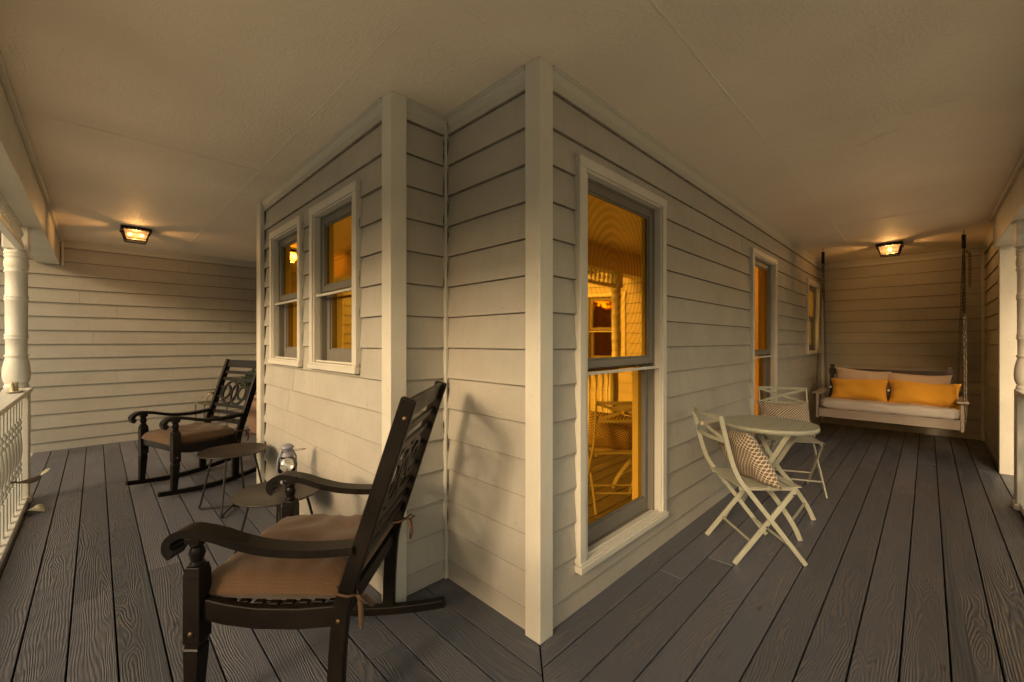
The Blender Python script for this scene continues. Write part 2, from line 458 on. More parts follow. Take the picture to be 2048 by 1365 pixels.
def tag(o, label=None, cat=None, group=None, kind=None):
    if label: o['label'] = label
    if cat: o['category'] = cat
    if group: o['group'] = group
    if kind: o['kind'] = kind
    return o
def thing(name, label, cat, loc=(0, 0, 0), rz=0, group=None):
    o = bpy.data.objects.new(name, None); COL.objects.link(o)
    o.location = loc; o.rotation_euler = (0, 0, rz); o.empty_display_size = .1
    return tag(o, label, cat, group)
def copy_tree(o, parent=None):
    c = o.copy(); COL.objects.link(c)
    if parent: c.parent = parent
    for ch in list(o.children): copy_tree(ch, c)
    return c
def smoothpath(pts, k=5):
    out = []
    n = len(pts)
    for i in range(n - 1):
        p0 = pts[max(i - 1, 0)]; p1 = pts[i]; p2 = pts[i + 1]; p3 = pts[min(i + 2, n - 1)]
        for j in range(k):
            t = j / k
            out.append(tuple(.5 * ((2 * b) + (-a + c) * t + (2 * a - 5 * b + 4 * c - d) * t * t + (-a + 3 * b - 3 * c + d) * t ** 3)
                             for a, b, c, d in zip(p0, p1, p2, p3)))
    out.append(tuple(pts[-1]))
    return out

H = 2.536
# ------------------------------------------------------------------ ground
g = MB(); gs = 60
vs = []; fs = []
for i in range(gs + 1):
    for j in range(gs + 1):
        x = -300 + 600 * i / gs; y = -300 + 600 * j / gs
        vs.append((x, y, -.62))
for i in range(gs):
    for j in range(gs):
        a = i * (gs + 1) + j; fs.append((a, a + gs + 1, a + gs + 2, a + 1))
g.add(vs, fs)
tag(g.build('ground', M['grass']), kind='structure')
bounce_slab = MB().box(-8.5, -.56, -30, 30, -.66, -.60).box(-.56, 30, -7.0, -.70, -.66, -.60)  # wide pale slab added to bounce light up to the porch ceiling
tag(bounce_slab.build('path', M['concrete']), kind='structure')

# ------------------------------------------------------------------ porch floor
DX = 1.347 - 1.177     # mitre line x - y
def board(mb, poly, along, idx):
    """poly: outline (x,y); along: 'x' or 'y'"""
    n = len(poly); t = -.034
    dz = 0.0006 * ((idx * 37) % 5 - 2)
    top = [(x, y, dz) for x, y in poly]; bot = [(x, y, t) for x, y in poly]
    vs = top + bot
    ca = sum(p[1 if along == 'x' else 0] for p in poly) / n
    off = idx * 10.0 + 3
    def q(p): return (p[0] % 9.9 + off, p[1] - ca) if along == 'x' else (p[1] % 9.9 + off, p[0] - ca)
    uv = [q(p) for p in vs]
    fs = [tuple(range(n)), tuple(range(n, 2 * n))[::-1]] + [(i, n + i, n + (i + 1) % n, (i + 1) % n) for i in range(n)]
    mb.add(vs, fs, False, 0, uv)
fl = MB(); bi = 0; GAP = .0066
XMIN, YMIN, YMAX, XMAX = -.52, -.66, 7.42, 8.26
lines = [.3557 + .1465 * k for k in range(-5, 20)]
edges = [XMIN] + [x for x in lines if x > XMIN + .05]
jt = {0: 2.9, 1: 4.35, 2: 1.62, 3: 5.2, 4: 3.6, 5: 2.4, 6: 4.9}
for i in range(len(edges) - 1):
    x0, x1 = edges[i] + GAP / 2, edges[i + 1] - GAP / 2
    if x1 > 2.75: break
    lo0, lo1 = x0 - DX, x1 - DX
    g0 = GAP * .7
    if x0 > 1.10:
        if x0 > 1.28: segs = [(4.0, YMAX)]
        else: segs = [(None, YMAX)]
    else:
        j = jt.get(i % 7, 3.0) + .37 * (i % 3)
        segs = [(None, j), (j, YMAX)]
    for a, b in segs:
        if a is None:
            poly = [(x0, lo0 + g0), (x1, lo1 + g0), (x1, b - .0006), (x0, b - .0006)]
        else:
            poly = [(x0, a + .0012), (x1, a + .0012), (x1, b), (x0, b)]
        board(fl, poly, 'y', bi); bi += 1
ylines = [1.091 - .1445 * k for k in range(0, 20)]
yedges = [1.24] + [y for y in ylines if y > YMIN + .05] + [YMIN]
yj = [5.1, 2.28, 2.62, 5.4, 6.35, 5.6, 6.9, 4.9, 6.2, 4.8, 5.7, 6.3, 5.5]
for i in range(len(yedges) - 1):
    y1, y0 = yedges[i] - GAP / 2, yedges[i + 1] + GAP / 2
    g0 = GAP * .7
    s0, s1 = y0 + DX + g0, y1 + DX + g0
    j = yj[i % len(yj)]
    board(fl, [(s0, y0), (j - .0012, y0), (j - .0012, y1), (s1, y1)], 'x', bi); bi += 1
    board(fl, [(j + .0012, y0), (XMAX, y0), (XMAX, y1), (j + .0012, y1)], 'x', bi); bi += 1
fl.box(XMIN + .01, 3.0, YMIN + .01, YMAX, -.20, -.045, 1)
fl.box(3.0, XMAX, YMIN + .01, 1.4, -.20, -.045, 1)
floor = tag(fl.build('floor', [M['deck'], M['black']], bevel=.0022, seg=2), kind='structure')
# rim skirt below the deck edge
sk = MB().box(XMIN - .03, XMIN - .002, YMIN - .03, YMAX, -.62, -.004).box(XMIN - .002, 6.3, YMIN - .03, YMIN - .002, -.62, -.004)
sk.build('skirt_board', M['railpaint'], floor, bevel=.002)

# ------------------------------------------------------------------ ceiling
ce = MB().box(-.62, 9.2, -.80, 1.6, H, H + .06).box(-.62, 3.4, 1.6, 8.4, H, H + .06)
ceiling = tag(ce.build('ceiling', M['ceiling']), kind='structure')
def seam(p, q, r=.0036):
    n = max(2, int((Vector(q) - Vector(p)).length / .05)); pts = []; rr = []
    for i in range(n + 1):
        t = i / n
        a = Vector(p).lerp(Vector(q), t)
        a += Vector((random.uniform(-1, 1), random.uniform(-1, 1), 0)) * .0016
        pts.append(a); rr.append(r * random.uniform(.35, 1.25))
    return pts, rr
for p, q in [((.832, 1.215, H), (.832, 7.3, H)), ((.82, 1.207, H), (1.345, 1.207, H)), ((1.2, .704, H), (8.2, .704, H)),
             ((3.09, -.45, H), (3.09, .70, H)), ((2.29, .706, H), (2.29, 1.18, H)), ((4.2, .706, H), (4.2, 1.18, H)), ((5.53, -.45, H), (5.53, .70, H)),
             ((-.3, 3.4, H), (.83, 3.4, H))]:
    pts, rr = seam(p, q)
    MB().tube(pts, rr, 6).build('seam', M['ceiling'], ceiling)

# ------------------------------------------------------------------ house: siding walls, trim, windows
house = thing('house', 'clapboard house with cream corner boards, amber windows and a wrap-around porch', 'house')
EXPO = .1668; Z00 = .105; LAP = .0145
def frame_fn(o, d, n):
    o = Vector(o); d = Vector(d); n = Vector(n)
    return lambda s, z, t: o + d * s + n * t + Vector((0, 0, z))
widx = [0]
def siding(o, d, n, s0, s1, z0=.003, z1=H - .002, holes=(), joints=True, label=None, depth=.12, back=True):
    """n = outward normal; o = origin of the butt plane; boards' lower edge at t=0, upper edge at t=-.015"""
    F = frame_fn(o, d, n); mb = MB()
    k = -1
    while True:
        a = Z00 + EXPO * k; b = a + EXPO; k += 1
        if a >= z1: break
        if b <= z0: continue
        cuts = sorted(set([max(a, z0), min(b, z1)] + [z for h in holes for z in (h[2], h[3]) if max(a, z0) < z < min(b, z1)]))
        # joints of this course
        js = [s0]
        if joints:
            s = s0 + random.uniform(1.0, 3.4)
            while s < s1 - .5: js.append(s); s += random.uniform(1.8, 3.7)
        js.append(s1)
        for ji in range(len(js) - 1):
            widx[0] += 1; off = widx[0] * 10.0
            b0 = js[ji] + (.0008 if ji else 0); b1 = js[ji + 1] - (.0008 if ji < len(js) - 2 else 0)
            jz = random.uniform(-.0008, .0008)
            for c in range(len(cuts) - 1):
                za, zb = cuts[c], cuts[c + 1]; zm = (za + zb) / 2
                iv = [(b0, b1)]
                for h in holes:
                    if h[2] < zm < h[3]:
                        nv = []
                        for p, q in iv:
                            if h[1] <= p or h[0] >= q: nv.append((p, q)); continue
                            if h[0] > p: nv.append((p, h[0]))
                            if h[1] < q: nv.append((h[1], q))
                        iv = nv
                for p, q in iv:
                    if q - p < .004: continue
                    ta = -LAP * (za - a) / EXPO + jz; zb_ = zb - (.0018 if abs(zb - b) < 1e-6 else 0); tb = -LAP * (zb_ - a) / EXPO + jz
                    m = max(1, int((q - p) / .35)); vs = []; uv = []
                    for i in range(m + 1):
                        s = p + (q - p) * i / m
                        wv = .0007 * math.sin(s * 3.1 + a * 40) if 0 < i < m else 0
                        vs += [F(s, za, ta + wv), F(s, zb_, tb), F(s, zb_, -.026), F(s, za, -.026)]
                        uo = s - b0 + off; uv += [(uo, za - a), (uo, zb - a), (uo, zb - a), (uo, za - a)]
                    fs = [(0, 1, 2, 3), (4 * m + 3, 4 * m + 2, 4 * m + 1, 4 * m)]
                    for i in range(m):
                        for e in range(4):
                            fs.append((4 * i + e, 4 * i + 4 + e, 4 * i + 4 + (e + 1) % 4, 4 * i + (e + 1) % 4))
                    mb.add(vs, fs, False, 0, uv)
    # sheathing behind, with the same openings
    if back:
        zs = sorted(set([-.05, H] + [z for h in holes for z in (h[2], h[3])]))
        for c in range(len(zs) - 1):
            za, zb = zs[c], zs[c + 1]; zm = (za + zb) / 2
            iv = [(s0, s1)]
            for h in holes:
                if h[2] < zm < h[3]:
                    nv = []
                    for p, q in iv:
                        if h[1] <= p or h[0] >= q: nv.append((p, q)); continue
                        if h[0] > p: nv.append((p, h[0]))
                        if h[1] < q: nv.append((h[1], q))
                    iv = nv
            for p, q in iv:
                if q - p > .01:
                    mb.prism([(p, za), (q, za), (q, zb), (p, zb)], lambda a_, b_, t: F(a_, b_, t), -.028, -depth, 1)
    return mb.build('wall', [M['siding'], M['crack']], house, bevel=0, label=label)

CR = [(-.01, 2.448), (.0175, 2.448), (.0175, 2.484), (.021, 2.487), (.0235, 2.494), (.029, 2.504), (.035, 2.510), (.038, 2.513), (.038, 2.522), (.042, 2.525), (.042, H - .0005), (-.01, H - .0005)]
def crown(o, d, n, s0, s1, name='crown_moulding'):
    F = frame_fn(o, d, n); mb = MB()
    m = len(CR); vs = [F(s0, z, t - .016) for t, z in CR] + [F(s1, z, t - .016) for t, z in CR]
    fs = [tuple(range(m)), tuple(range(m, 2 * m))[::-1]] + [(i, m + i, m + (i + 1) % m, (i + 1) % m) for i in range(m)]
    mb.add(vs, fs)
    mb.build(name, M['moulding'], house)

# windows are described by (s0, s1, z0, z1) = outer edge of the casing
CAS = .050
def window(o, d, n, s0, s1, z0, z1, curtain='curtain', pane='pane', screen=True, label=None, CD=.16, rings=False):
    F = frame_fn(o, d, n)      # t=0 is the siding butt plane; casing is proud by .012
    def bx(mb, a, b, c, e, t0, t1):
        mb.prism([(a, c), (b, c), (b, e), (a, e)], lambda p, q, t: F(p, q, t), t0, t1)
    sill_h = .048; PR = .021
    mb = MB()
    bx(mb, s0, s0 + CAS, z0 + sill_h, z1 - CAS, -.02, PR)
    bx(mb, s1 - CAS, s1, z0 + sill_h, z1 - CAS, -.02, PR)
    bx(mb, s0 - .001, s1 + .001, z1 - CAS, z1, -.02, PR + .0015)
    # inner stop bead
    bd = .011
    bx(mb, s0 + CAS, s0 + CAS + bd, z0 + sill_h, z1 - CAS - bd, -.034, .010)
    bx(mb, s1 - CAS - bd, s1 - CAS, z0 + sill_h, z1 - CAS - bd, -.034, .010)
    bx(mb, s0 + CAS, s1 - CAS, z1 - CAS - bd, z1 - CAS, -.034, .0115)
    fr = mb.build('window', M['trim'], house, bevel=.003, label=label)
    mb = MB(); bx(mb, s0 - .004, s1 + .004, z0 + .004, z0 + sill_h - .012, -.02, .031)
    bx(mb, s0 + .004, s1 - .004, z0 + sill_h - .012, z0 + sill_h, -.055, .024)
    mb.build('sill', M['trim'], fr, bevel=.003)
    a0, a1 = s0 + CAS + bd, s1 - CAS - bd; c0, c1 = z0 + sill_h, z1 - CAS - bd
    # jamb liner
    mb = MB(); bx(mb, a0 - .02, a0 + .012, c0, c1, -.15, -.0345); bx(mb, a1 - .012, a1 + .02, c0, c1, -.15, -.0345)
    bx(mb, a0 + .012, a1 - .012, c1 - .012, c1 + .01, -.15, -.0345); bx(mb, a0 - .02, a1 + .02, c0 - .03, c0, -.15, -.0555)
    mb.build('jamb', M['sash'], fr)
    mid = (c0 + c1) / 2
    b0, b1 = a0 + .013, a1 - .013
    def sash(e0, e1, t, bot, pane=pane):
        st = .044; mb = MB()
        bx(mb, b0, b0 + st, e0, e1, t - .032, t); bx(mb, b1 - st, b1, e0, e1, t - .032, t)
        bx(mb, b0 + st, b1 - st, e1 - st, e1, t - .032, t - .0005); bx(mb, b0 + st, b1 - st, e0, e0 + bot, t - .032, t - .0005)
        # glazing bead
        gb = .010
        bx(mb, b0 + st, b0 + st + gb, e0 + bot + gb, e1 - st - gb, t - .024, t - .010); bx(mb, b1 - st - gb, b1 - st, e0 + bot + gb, e1 - st - gb, t - .024, t - .010)
        bx(mb, b0 + st, b1 - st, e1 - st - gb, e1 - st, t - .024, t - .0095); bx(mb, b0 + st, b1 - st, e0 + bot, e0 + bot + gb, t - .024, t - .0095)
        s_ = mb.build('sash', M['sash'], fr, bevel=.002)
        mb = MB(); bx(mb, b0 + st - .004, b1 - st + .004, e0 + bot - .004, e1 - st + .004, t - .021, t - .017)
        mb.build('pane', M[pane], fr)
    sash(mid - .020, c1 - .013, -.036, .040, 'pane_rings' if rings else pane)
    sash(c0 + .002, mid + .022, -.070, .080)
    if screen:
        mb = MB(); t0, t1 = -.016, -.004
        bx(mb, a0 + .002, a0 + .020, c0 + .002, c1 - .004, t0, t1 + .012)
        bx(mb, a0 + .020, a1 - .002, mid - .052, mid - .036, t0, t1)
        bx(mb, a0 + .020, a1 - .002, c0 + .002, c0 + .014, t0, t1)
        mb.build('screen_frame', M['trim'], fr, bevel=.0015)
    # curtain hanging inside
    mb = MB(); n_ = 90; vs = []; fs = []
    for i in range(n_ + 1):
        s = a0 - .02 + (a1 - a0 + .04) * i / n_
        t = -CD + .016 * math.sin(s * 62) + .008 * math.sin(s * 23 + 1)
        vs += [F(s, c0 - .04, t), F(s, c1 + .04, t)]
        if i: fs.append((2 * i - 2, 2 * i - 1, 2 * i + 1, 2 * i))
    mb.add(vs, fs, True)
    mb.build('curtain', M[curtain], fr)
    mb = MB()
    for (p, q, r_, u_, ta, tb) in ((a0 - .05, a1 + .05, c0 - .06, c1 + .06, -.26, -.25), (a0 - .05, a0 - .02, c0 - .06, c1 + .06, -.25, -.151),
                                   (a1 + .02, a1 + .05, c0 - .06, c1 + .06, -.25, -.151), (a0 - .02, a1 + .02, c1 + .01, c1 + .06, -.25, -.151), (a0 - .02, a1 + .02, c0 - .06, c0 - .03, -.25, -.151)):
        bx(mb, p, q, r_, u_, ta, tb)
    mb.build('window_box', M['crack'], fr)
    return fr

YB, XC, YD, XA, YE, XF, YG, XW = 1.197, 1.366, 1.882, 1.035, 7.40, 8.22, -.52, 6.33
g_ = .004
def hole(w): return (w[0] - g_, w[1] + g_, w[2] - .002, w[3] + g_)
wB = [(1.639, 2.573, .187, 2.206), (4.434, 5.335, .187, 2.206), (7.02, 7.93, 1.120, 2.19)]
wA = [(2.237, 2.953, 1.123, 2.200), (3.140, 3.860, 1.123, 2.200)]
wW = [(1.10, 1.95, .9, 2.15)]
siding((0, YB, 0), (1, 0, 0), (0, -1, 0), 1.437, XF + .15, holes=[hole(w) for w in wB], label='long clapboard wall beside the bistro table')
siding((XC, 0, 0), (0, 1, 0), (-1, 0, 0), 1.267, YD + .14, joints=False, label='narrow clapboard return facing the rocking chairs')
siding((0, YD, 0), (1, 0, 0), (0, -1, 0), 1.105, XC + .14, joints=False)
siding((XA, 0, 0), (0, 1, 0), (-1, 0, 0), 1.943, 4.098, holes=[hole(w) for w in wA], label='clapboard wall with two short windows')
siding((0, YE, 0), (1, 0, 0), (0, -1, 0), -1.6, 2.62, z0=-.6, label='far clapboard wall behind the second rocker')
siding((XF, 0, 0), (0, 1, 0), (-1, 0, 0), YG - .15, YB + .15, joints=True, label='clapboard end wall behind the porch swing')
siding((0, YG, 0), (-1, 0, 0), (0, 1, 0), -XF - .15, -6.425, joints=False)
siding((XW, 0, 0), (0, -1, 0), (-1, 0, 0), .72, 4.2, z0=-.6, holes=[hole(w) for w in wW], label='side wing wall outside the porch')
siding((0, 4.20, 0), (-1, 0, 0), (0, 1, 0), -2.62, -1.04, joints=False)
siding((2.60, 0, 0), (0, 1, 0), (-1, 0, 0), 4.2, 7.42, joints=False)
B_ = ((0, YB, 0), (1, 0, 0), (0, -1, 0)); A_ = ((XA, 0, 0), (0, 1, 0), (-1, 0, 0))
window(*B_, *wB[0], rings=True, label='tall amber window nearest the corner post')
window(*B_, *wB[1], pane='pane_thin', label='tall amber window behind the bistro chairs')
window(*B_, *wB[2], curtain='shade', pane='pane_thin', screen=False, CD=.13, label='short yellow-lit window beside the swing')
window(*A_, *wA[0], label='larger-looking short window nearer the corner')
window(*A_, *wA[1], label='short window farther along the wall')
window((XW, 0, 0), (0, -1, 0), (-1, 0, 0), *wW[0], label='window of the side wing', pane='pane_thin', curtain='shade')
crown(*B_, 1.437, XF); crown((XC, 0, 0), (0, 1, 0), (-1, 0, 0), 1.267, YD - .035); crown((0, YD, 0), (1, 0, 0), (0, -1, 0), 1.105, XC)
crown(*A_, 1.943, 4.100); crown((0, YE, 0), (1, 0, 0), (0, -1, 0), -.31, 2.6)
crown((XF, 0, 0), (0, 1, 0), (-1, 0, 0), YG, YB - .035); crown((0, YG, 0), (-1, 0, 0), (0, 1, 0), -XF + .035, -6.43)
# corner boards
def cbox(name, x0, x1, y0, y1, z0=.002, z1=H - .001, mat='trim', bev=.004, parent=house, label=None):
    return MB().box(x0, x1, y0, y1, z0, z1).build(name, M[mat], parent, bevel=bev, label=label)
cbox('corner_board', 1.347, 1.436, 1.177, 1.266, label='cream corner board at the front corner')
cbox('corner_board', 1.014, 1.104, 1.852, 1.942, label='cream corner board beside the near rocker')
cbox('corner_board', 1.006, 1.055, 4.101, 4.215, z1=H - .004)
cbox('corner_board', XC - .012, XC + .012, YD - .014, YD + .014, mat='moulding', bev=.006)
cbox('corner_board', XF - .022, XF + .01, YB - .022, YB + .01, bev=.003)
cbox('corner_board', XF - .022, XF + .01, YG - .01, YG + .022, bev=.003)
cbox('corner_board', 6.300, 6.424, -.615, -.500, label='cream corner board where the porch opens')
# base gap line (shadow bead) and cracked caulk slivers
def sliver(p0, p1, w, nrm, along):
    n = 9; mb = MB(); a = Vector(p0); b = Vector(p1); al = Vector(along); nr = Vector(nrm)
    vs = []
    for i in range(n + 1):
        t = i / n; ww = w * random.uniform(.25, 1) * math.sin(math.pi * min(1, max(.06, t)))
        c = a.lerp(b, t)
        for k, (q, r_) in enumerate(((0, 0), (ww, 0), (ww, .0012), (0, .0012))):
            vs.append(c + al * q + nr * r_)
    fs = [(0, 1, 2, 3), (4 * n + 3, 4 * n + 2, 4 * n + 1, 4 * n)]
    for i in range(n):
        for e in range(4): fs.append((4 * i + e, 4 * i + 4 + e, 4 * i + 4 + (e + 1) % 4, 4 * i + (e + 1) % 4))
    mb.add(vs, fs)
    return mb
def crack(m_): m_.build('caulk_crack', M['crack'], house)
for (z0_, z1_, w_) in ((2.33, 2.43, .012), (2.12, 2.26, .010), (1.99, 2.09, .012), (1.84, 1.93, .014), (1.66, 1.76, .009), (.98, 1.10, .014), (.70, .80, .010), (.46, .60, .012), (.30, .40, .008)):
    t = -.003
    m_ = sliver((XC - .0005, YD - .015, z0_), (XC - .0005, YD - .015, z1_), w_, (-1, 0, 0), (0, -1, 0)); crack(m_)
for (z0_, z1_, w_) in ((2.28, 2.42, .010), (2.10, 2.22, .008), (1.90, 2.02, .008), (1.60, 1.66, .007), (1.02, 1.10, .010), (.80, .88, .008)):
    m_ = sliver((XC - .013, YD - .0005, z0_), (XC - .013, YD - .0005, z1_), w_, (0, -1, 0), (-1, 0, 0)); crack(m_)
for k in range(3, 14):
    z = Z00 + EXPO * k
    for s in (wA[0][0] - .006, wA[1][0] - .006, 4.090):
        if (1.1 < z < 2.25) and random.random() < .75:
            m_ = sliver((XA - .0005, s, z + .01), (XA - .0005, s, z + .01 + random.uniform(.04, .12)), .005, (-1, 0, 0), (0, -1, 0)); crack(m_)

# beams round the porch edge
bm = MB().box(-.50, -.31, -.65, 7.398, 2.232, H - .002)
bm.box(-.31, -.285, -.46, 7.398, H - .035, H - .001)
bm.build('porch_beam', M['trim'], house, bevel=.004)
bm = MB().box(-.31, 6.33, -.65, -.46, 2.242, H - .002)
bm.box(-.285, 6.33, -.46, -.435, H - .035, H - .001)
bm.build('porch_beam', M['trim'], house, bevel=.004)
MB().box(-.30, -.275, 7.375, 7.398, 2.222, H - .036).build('corner_board', M['trim'], house, bevel=.003)
# house body roof slab: shades the rooms and the porch from above
rf = MB()
rf.add([(-1.0, -1.1, 2.62), (9.6, -1.1, 2.62), (9.6, 9.0, 2.62), (-1.0, 9.0, 2.62), (4.3, 3.9, 4.9), (5.2, 3.9, 4.9), (-1.0, -1.1, H + .061), (9.6, -1.1, H + .061), (9.6, 9.0, H + .061), (-1.0, 9.0, H + .061)],
       [(0, 1, 5, 4), (1, 2, 5), (2, 3, 4, 5), (3, 0, 4), (0, 6, 7, 1), (1, 7, 8, 2), (2, 8, 9, 3), (3, 9, 6, 0), (6, 9, 8, 7)])
rf.build('roof', M['roof'], house)
MB().box(6.45, 9.3, -4.3, -.75, -.6, 2.59).build('side_wing', M['crack'], house)
MB().box(-1.0, -.97, -1.1, 9.0, 2.45, H + .06).box(-.97, 9.6, -1.1, -1.07, 2.45, H + .06).build('fascia', M['trim'], house)
MB().box(-.97, -.622, -1.07, 9.0, H + .02, H + .05).box(-.622, 9.6, -1.07, -.802, H + .02, H + .05).build('soffit', M['trim'], house)

# ------------------------------------------------------------------ columns, railing, spindle frieze
def column():
    root = thing('porch_column', 'turned white porch column', 'column', (0, 0, 0), 0, 'turned columns along the porch edge')
    MB().box(-.07, .07, -.07, .07, 0.0, .93).build('lower_post', M['railpaint'], root, bevel=.006)
    MB().box(-.085, .085, -.085, .085, 0.002, .05).build('plinth', M['railpaint'], root, bevel=.012, seg=3)
    MB().box(-.07, .07, -.07, .07, 2.045, 2.245).build('top_block', M['railpaint'], root, bevel=.006)
    pr = [(.0, .925), (.066, .93), (.070, .945), (.066, .96), (.060, .966), (.066, .975), (.074, 1.00), (.078, 1.04), (.076, 1.09), (.069, 1.135), (.062, 1.165), (.059, 1.18),
          (.066, 1.187), (.067, 1.197), (.059, 1.204), (.060, 1.32), (.066, 1.327), (.067, 1.337), (.060, 1.343), (.066, 1.35), (.066, 1.36), (.0605, 1.367), (.062, 1.63), (.067, 1.637), (.068, 1.647), (.061, 1.653), (.067, 1.66), (.067, 1.67), (.061, 1.677),
          (.061, 1.855), (.068, 1.862), (.068, 1.873), (.061, 1.879), (.067, 1.90), (.069, 1.93), (.065, 1.965), (.060, 1.975), (.068, 1.983), (.068, 1.995), (.061, 2.001), (.068, 2.01), (.069, 2.022), (.064, 2.03), (.066, 2.046), (0, 2.0465)]
    MB().lathe(pr, n=32).build('shaft', M['railpaint'], root)
    return root
col0 = column(); col0.location = (-.455, 5.2, 0)
col0['label'] = 'turned white porch column at the left end of the railing, beside the rail-top fitting'
for (x, y, lb) in ((5.10, -.555, 'turned white porch column at the right edge, beside the opening by the swing'), (-.435, -.555, 'turned white corner column of the porch behind the viewer'), (2.35, -.555, 'turned white column of the front railing facing the tall window')):
    c = copy_tree(col0); c.location = (x, y, 0); c['label'] = lb

def baluster_mesh():
    mb = MB(); h = .017
    mb.box(-h, h, -h, h, .058, .27); mb.box(-h, h, -h, h, .70, .872)
    pr = [(0.0, .268), (.010, .27), (.017, .285), (.018, .30), (.010, .315), (.017, .33), (.018, .345), (.011, .36), (.0165, .40), (.020, .44), (.0195, .50), (.014, .58), (.011, .60), (.018, .615), (.018, .63), (.010, .645), (.016, .66), (.018, .675), (.012, .69), (.012, .702)]
    mb.lathe(pr, n=12)
    return mb
def railing(name, label, length, n, loc, rz):
    r = thing(name, label, 'railing', loc, rz, 'white railings along the porch edge')
    # local x along the rail
    MB().box(0, length, -.07, .07, .905, .935).build('top_rail', M['railpaint'], r, bevel=.006)
    MB().box(0, length, -.026, .026, .868, .9045).build('sub_rail', M['railpaint'], r, bevel=.004)
    MB().box(0, length, -.045, .045, .012, .060).build('bottom_rail', M['railpaint'], r, bevel=.005)
    b0 = baluster_mesh().build('baluster', M['railpaint'], r, bevel=.003)
    sp = length / n
    for i in range(n):
        o = b0 if i == 0 else b0.copy()
        if i: COL.objects.link(o); o.parent = r
        o.location = (sp * (i + .5), 0, 0)
    return r
railing('porch_railing', 'white turned railing at the left edge, running up to the porch column', 5.58, 37, (-.430, -.46, 0), R(90))
railing('porch_railing', 'white turned railing reflected in the tall window, corner side', 2.63, 18, (-.36, -.545, 0), 0)
railing('porch_railing', 'white turned railing reflected in the tall window, ending at the right column', 2.60, 18, (2.425, -.545, 0), 0)
def frieze(label, length, n, loc, rz):
    r = thing('spindle_frieze', label, 'frieze', loc, rz, 'spindle friezes below the porch beams')
    MB().box(0, length, -.022, .022, 2.04, 2.085).build('frieze_rail', M['railpaint'], r, bevel=.004)
    mb = MB().lathe([(.0, 2.083), (.014, 2.085), (.018, 2.10), (.010, 2.118), (.020, 2.14), (.024, 2.16), (.018, 2.185), (.010, 2.20), (.016, 2.215), (.014, 2.236), (0, 2.237)], n=12)
    s0_ = mb.build('spindle', M['railpaint'], r)
    for i in range(n):
        o = s0_ if i == 0 else s0_.copy()
        if i: COL.objects.link(o); o.parent = r
        o.location = (length / n * (i + .5), 0, 0)
    return r
frieze('spindle frieze along the left beam up to the column', 5.58, 56, (-.43, -.46, 0), R(90))
frieze('spindle frieze along the front beam up to the right column', 5.39, 54, (-.36, -.555, .01), 0)

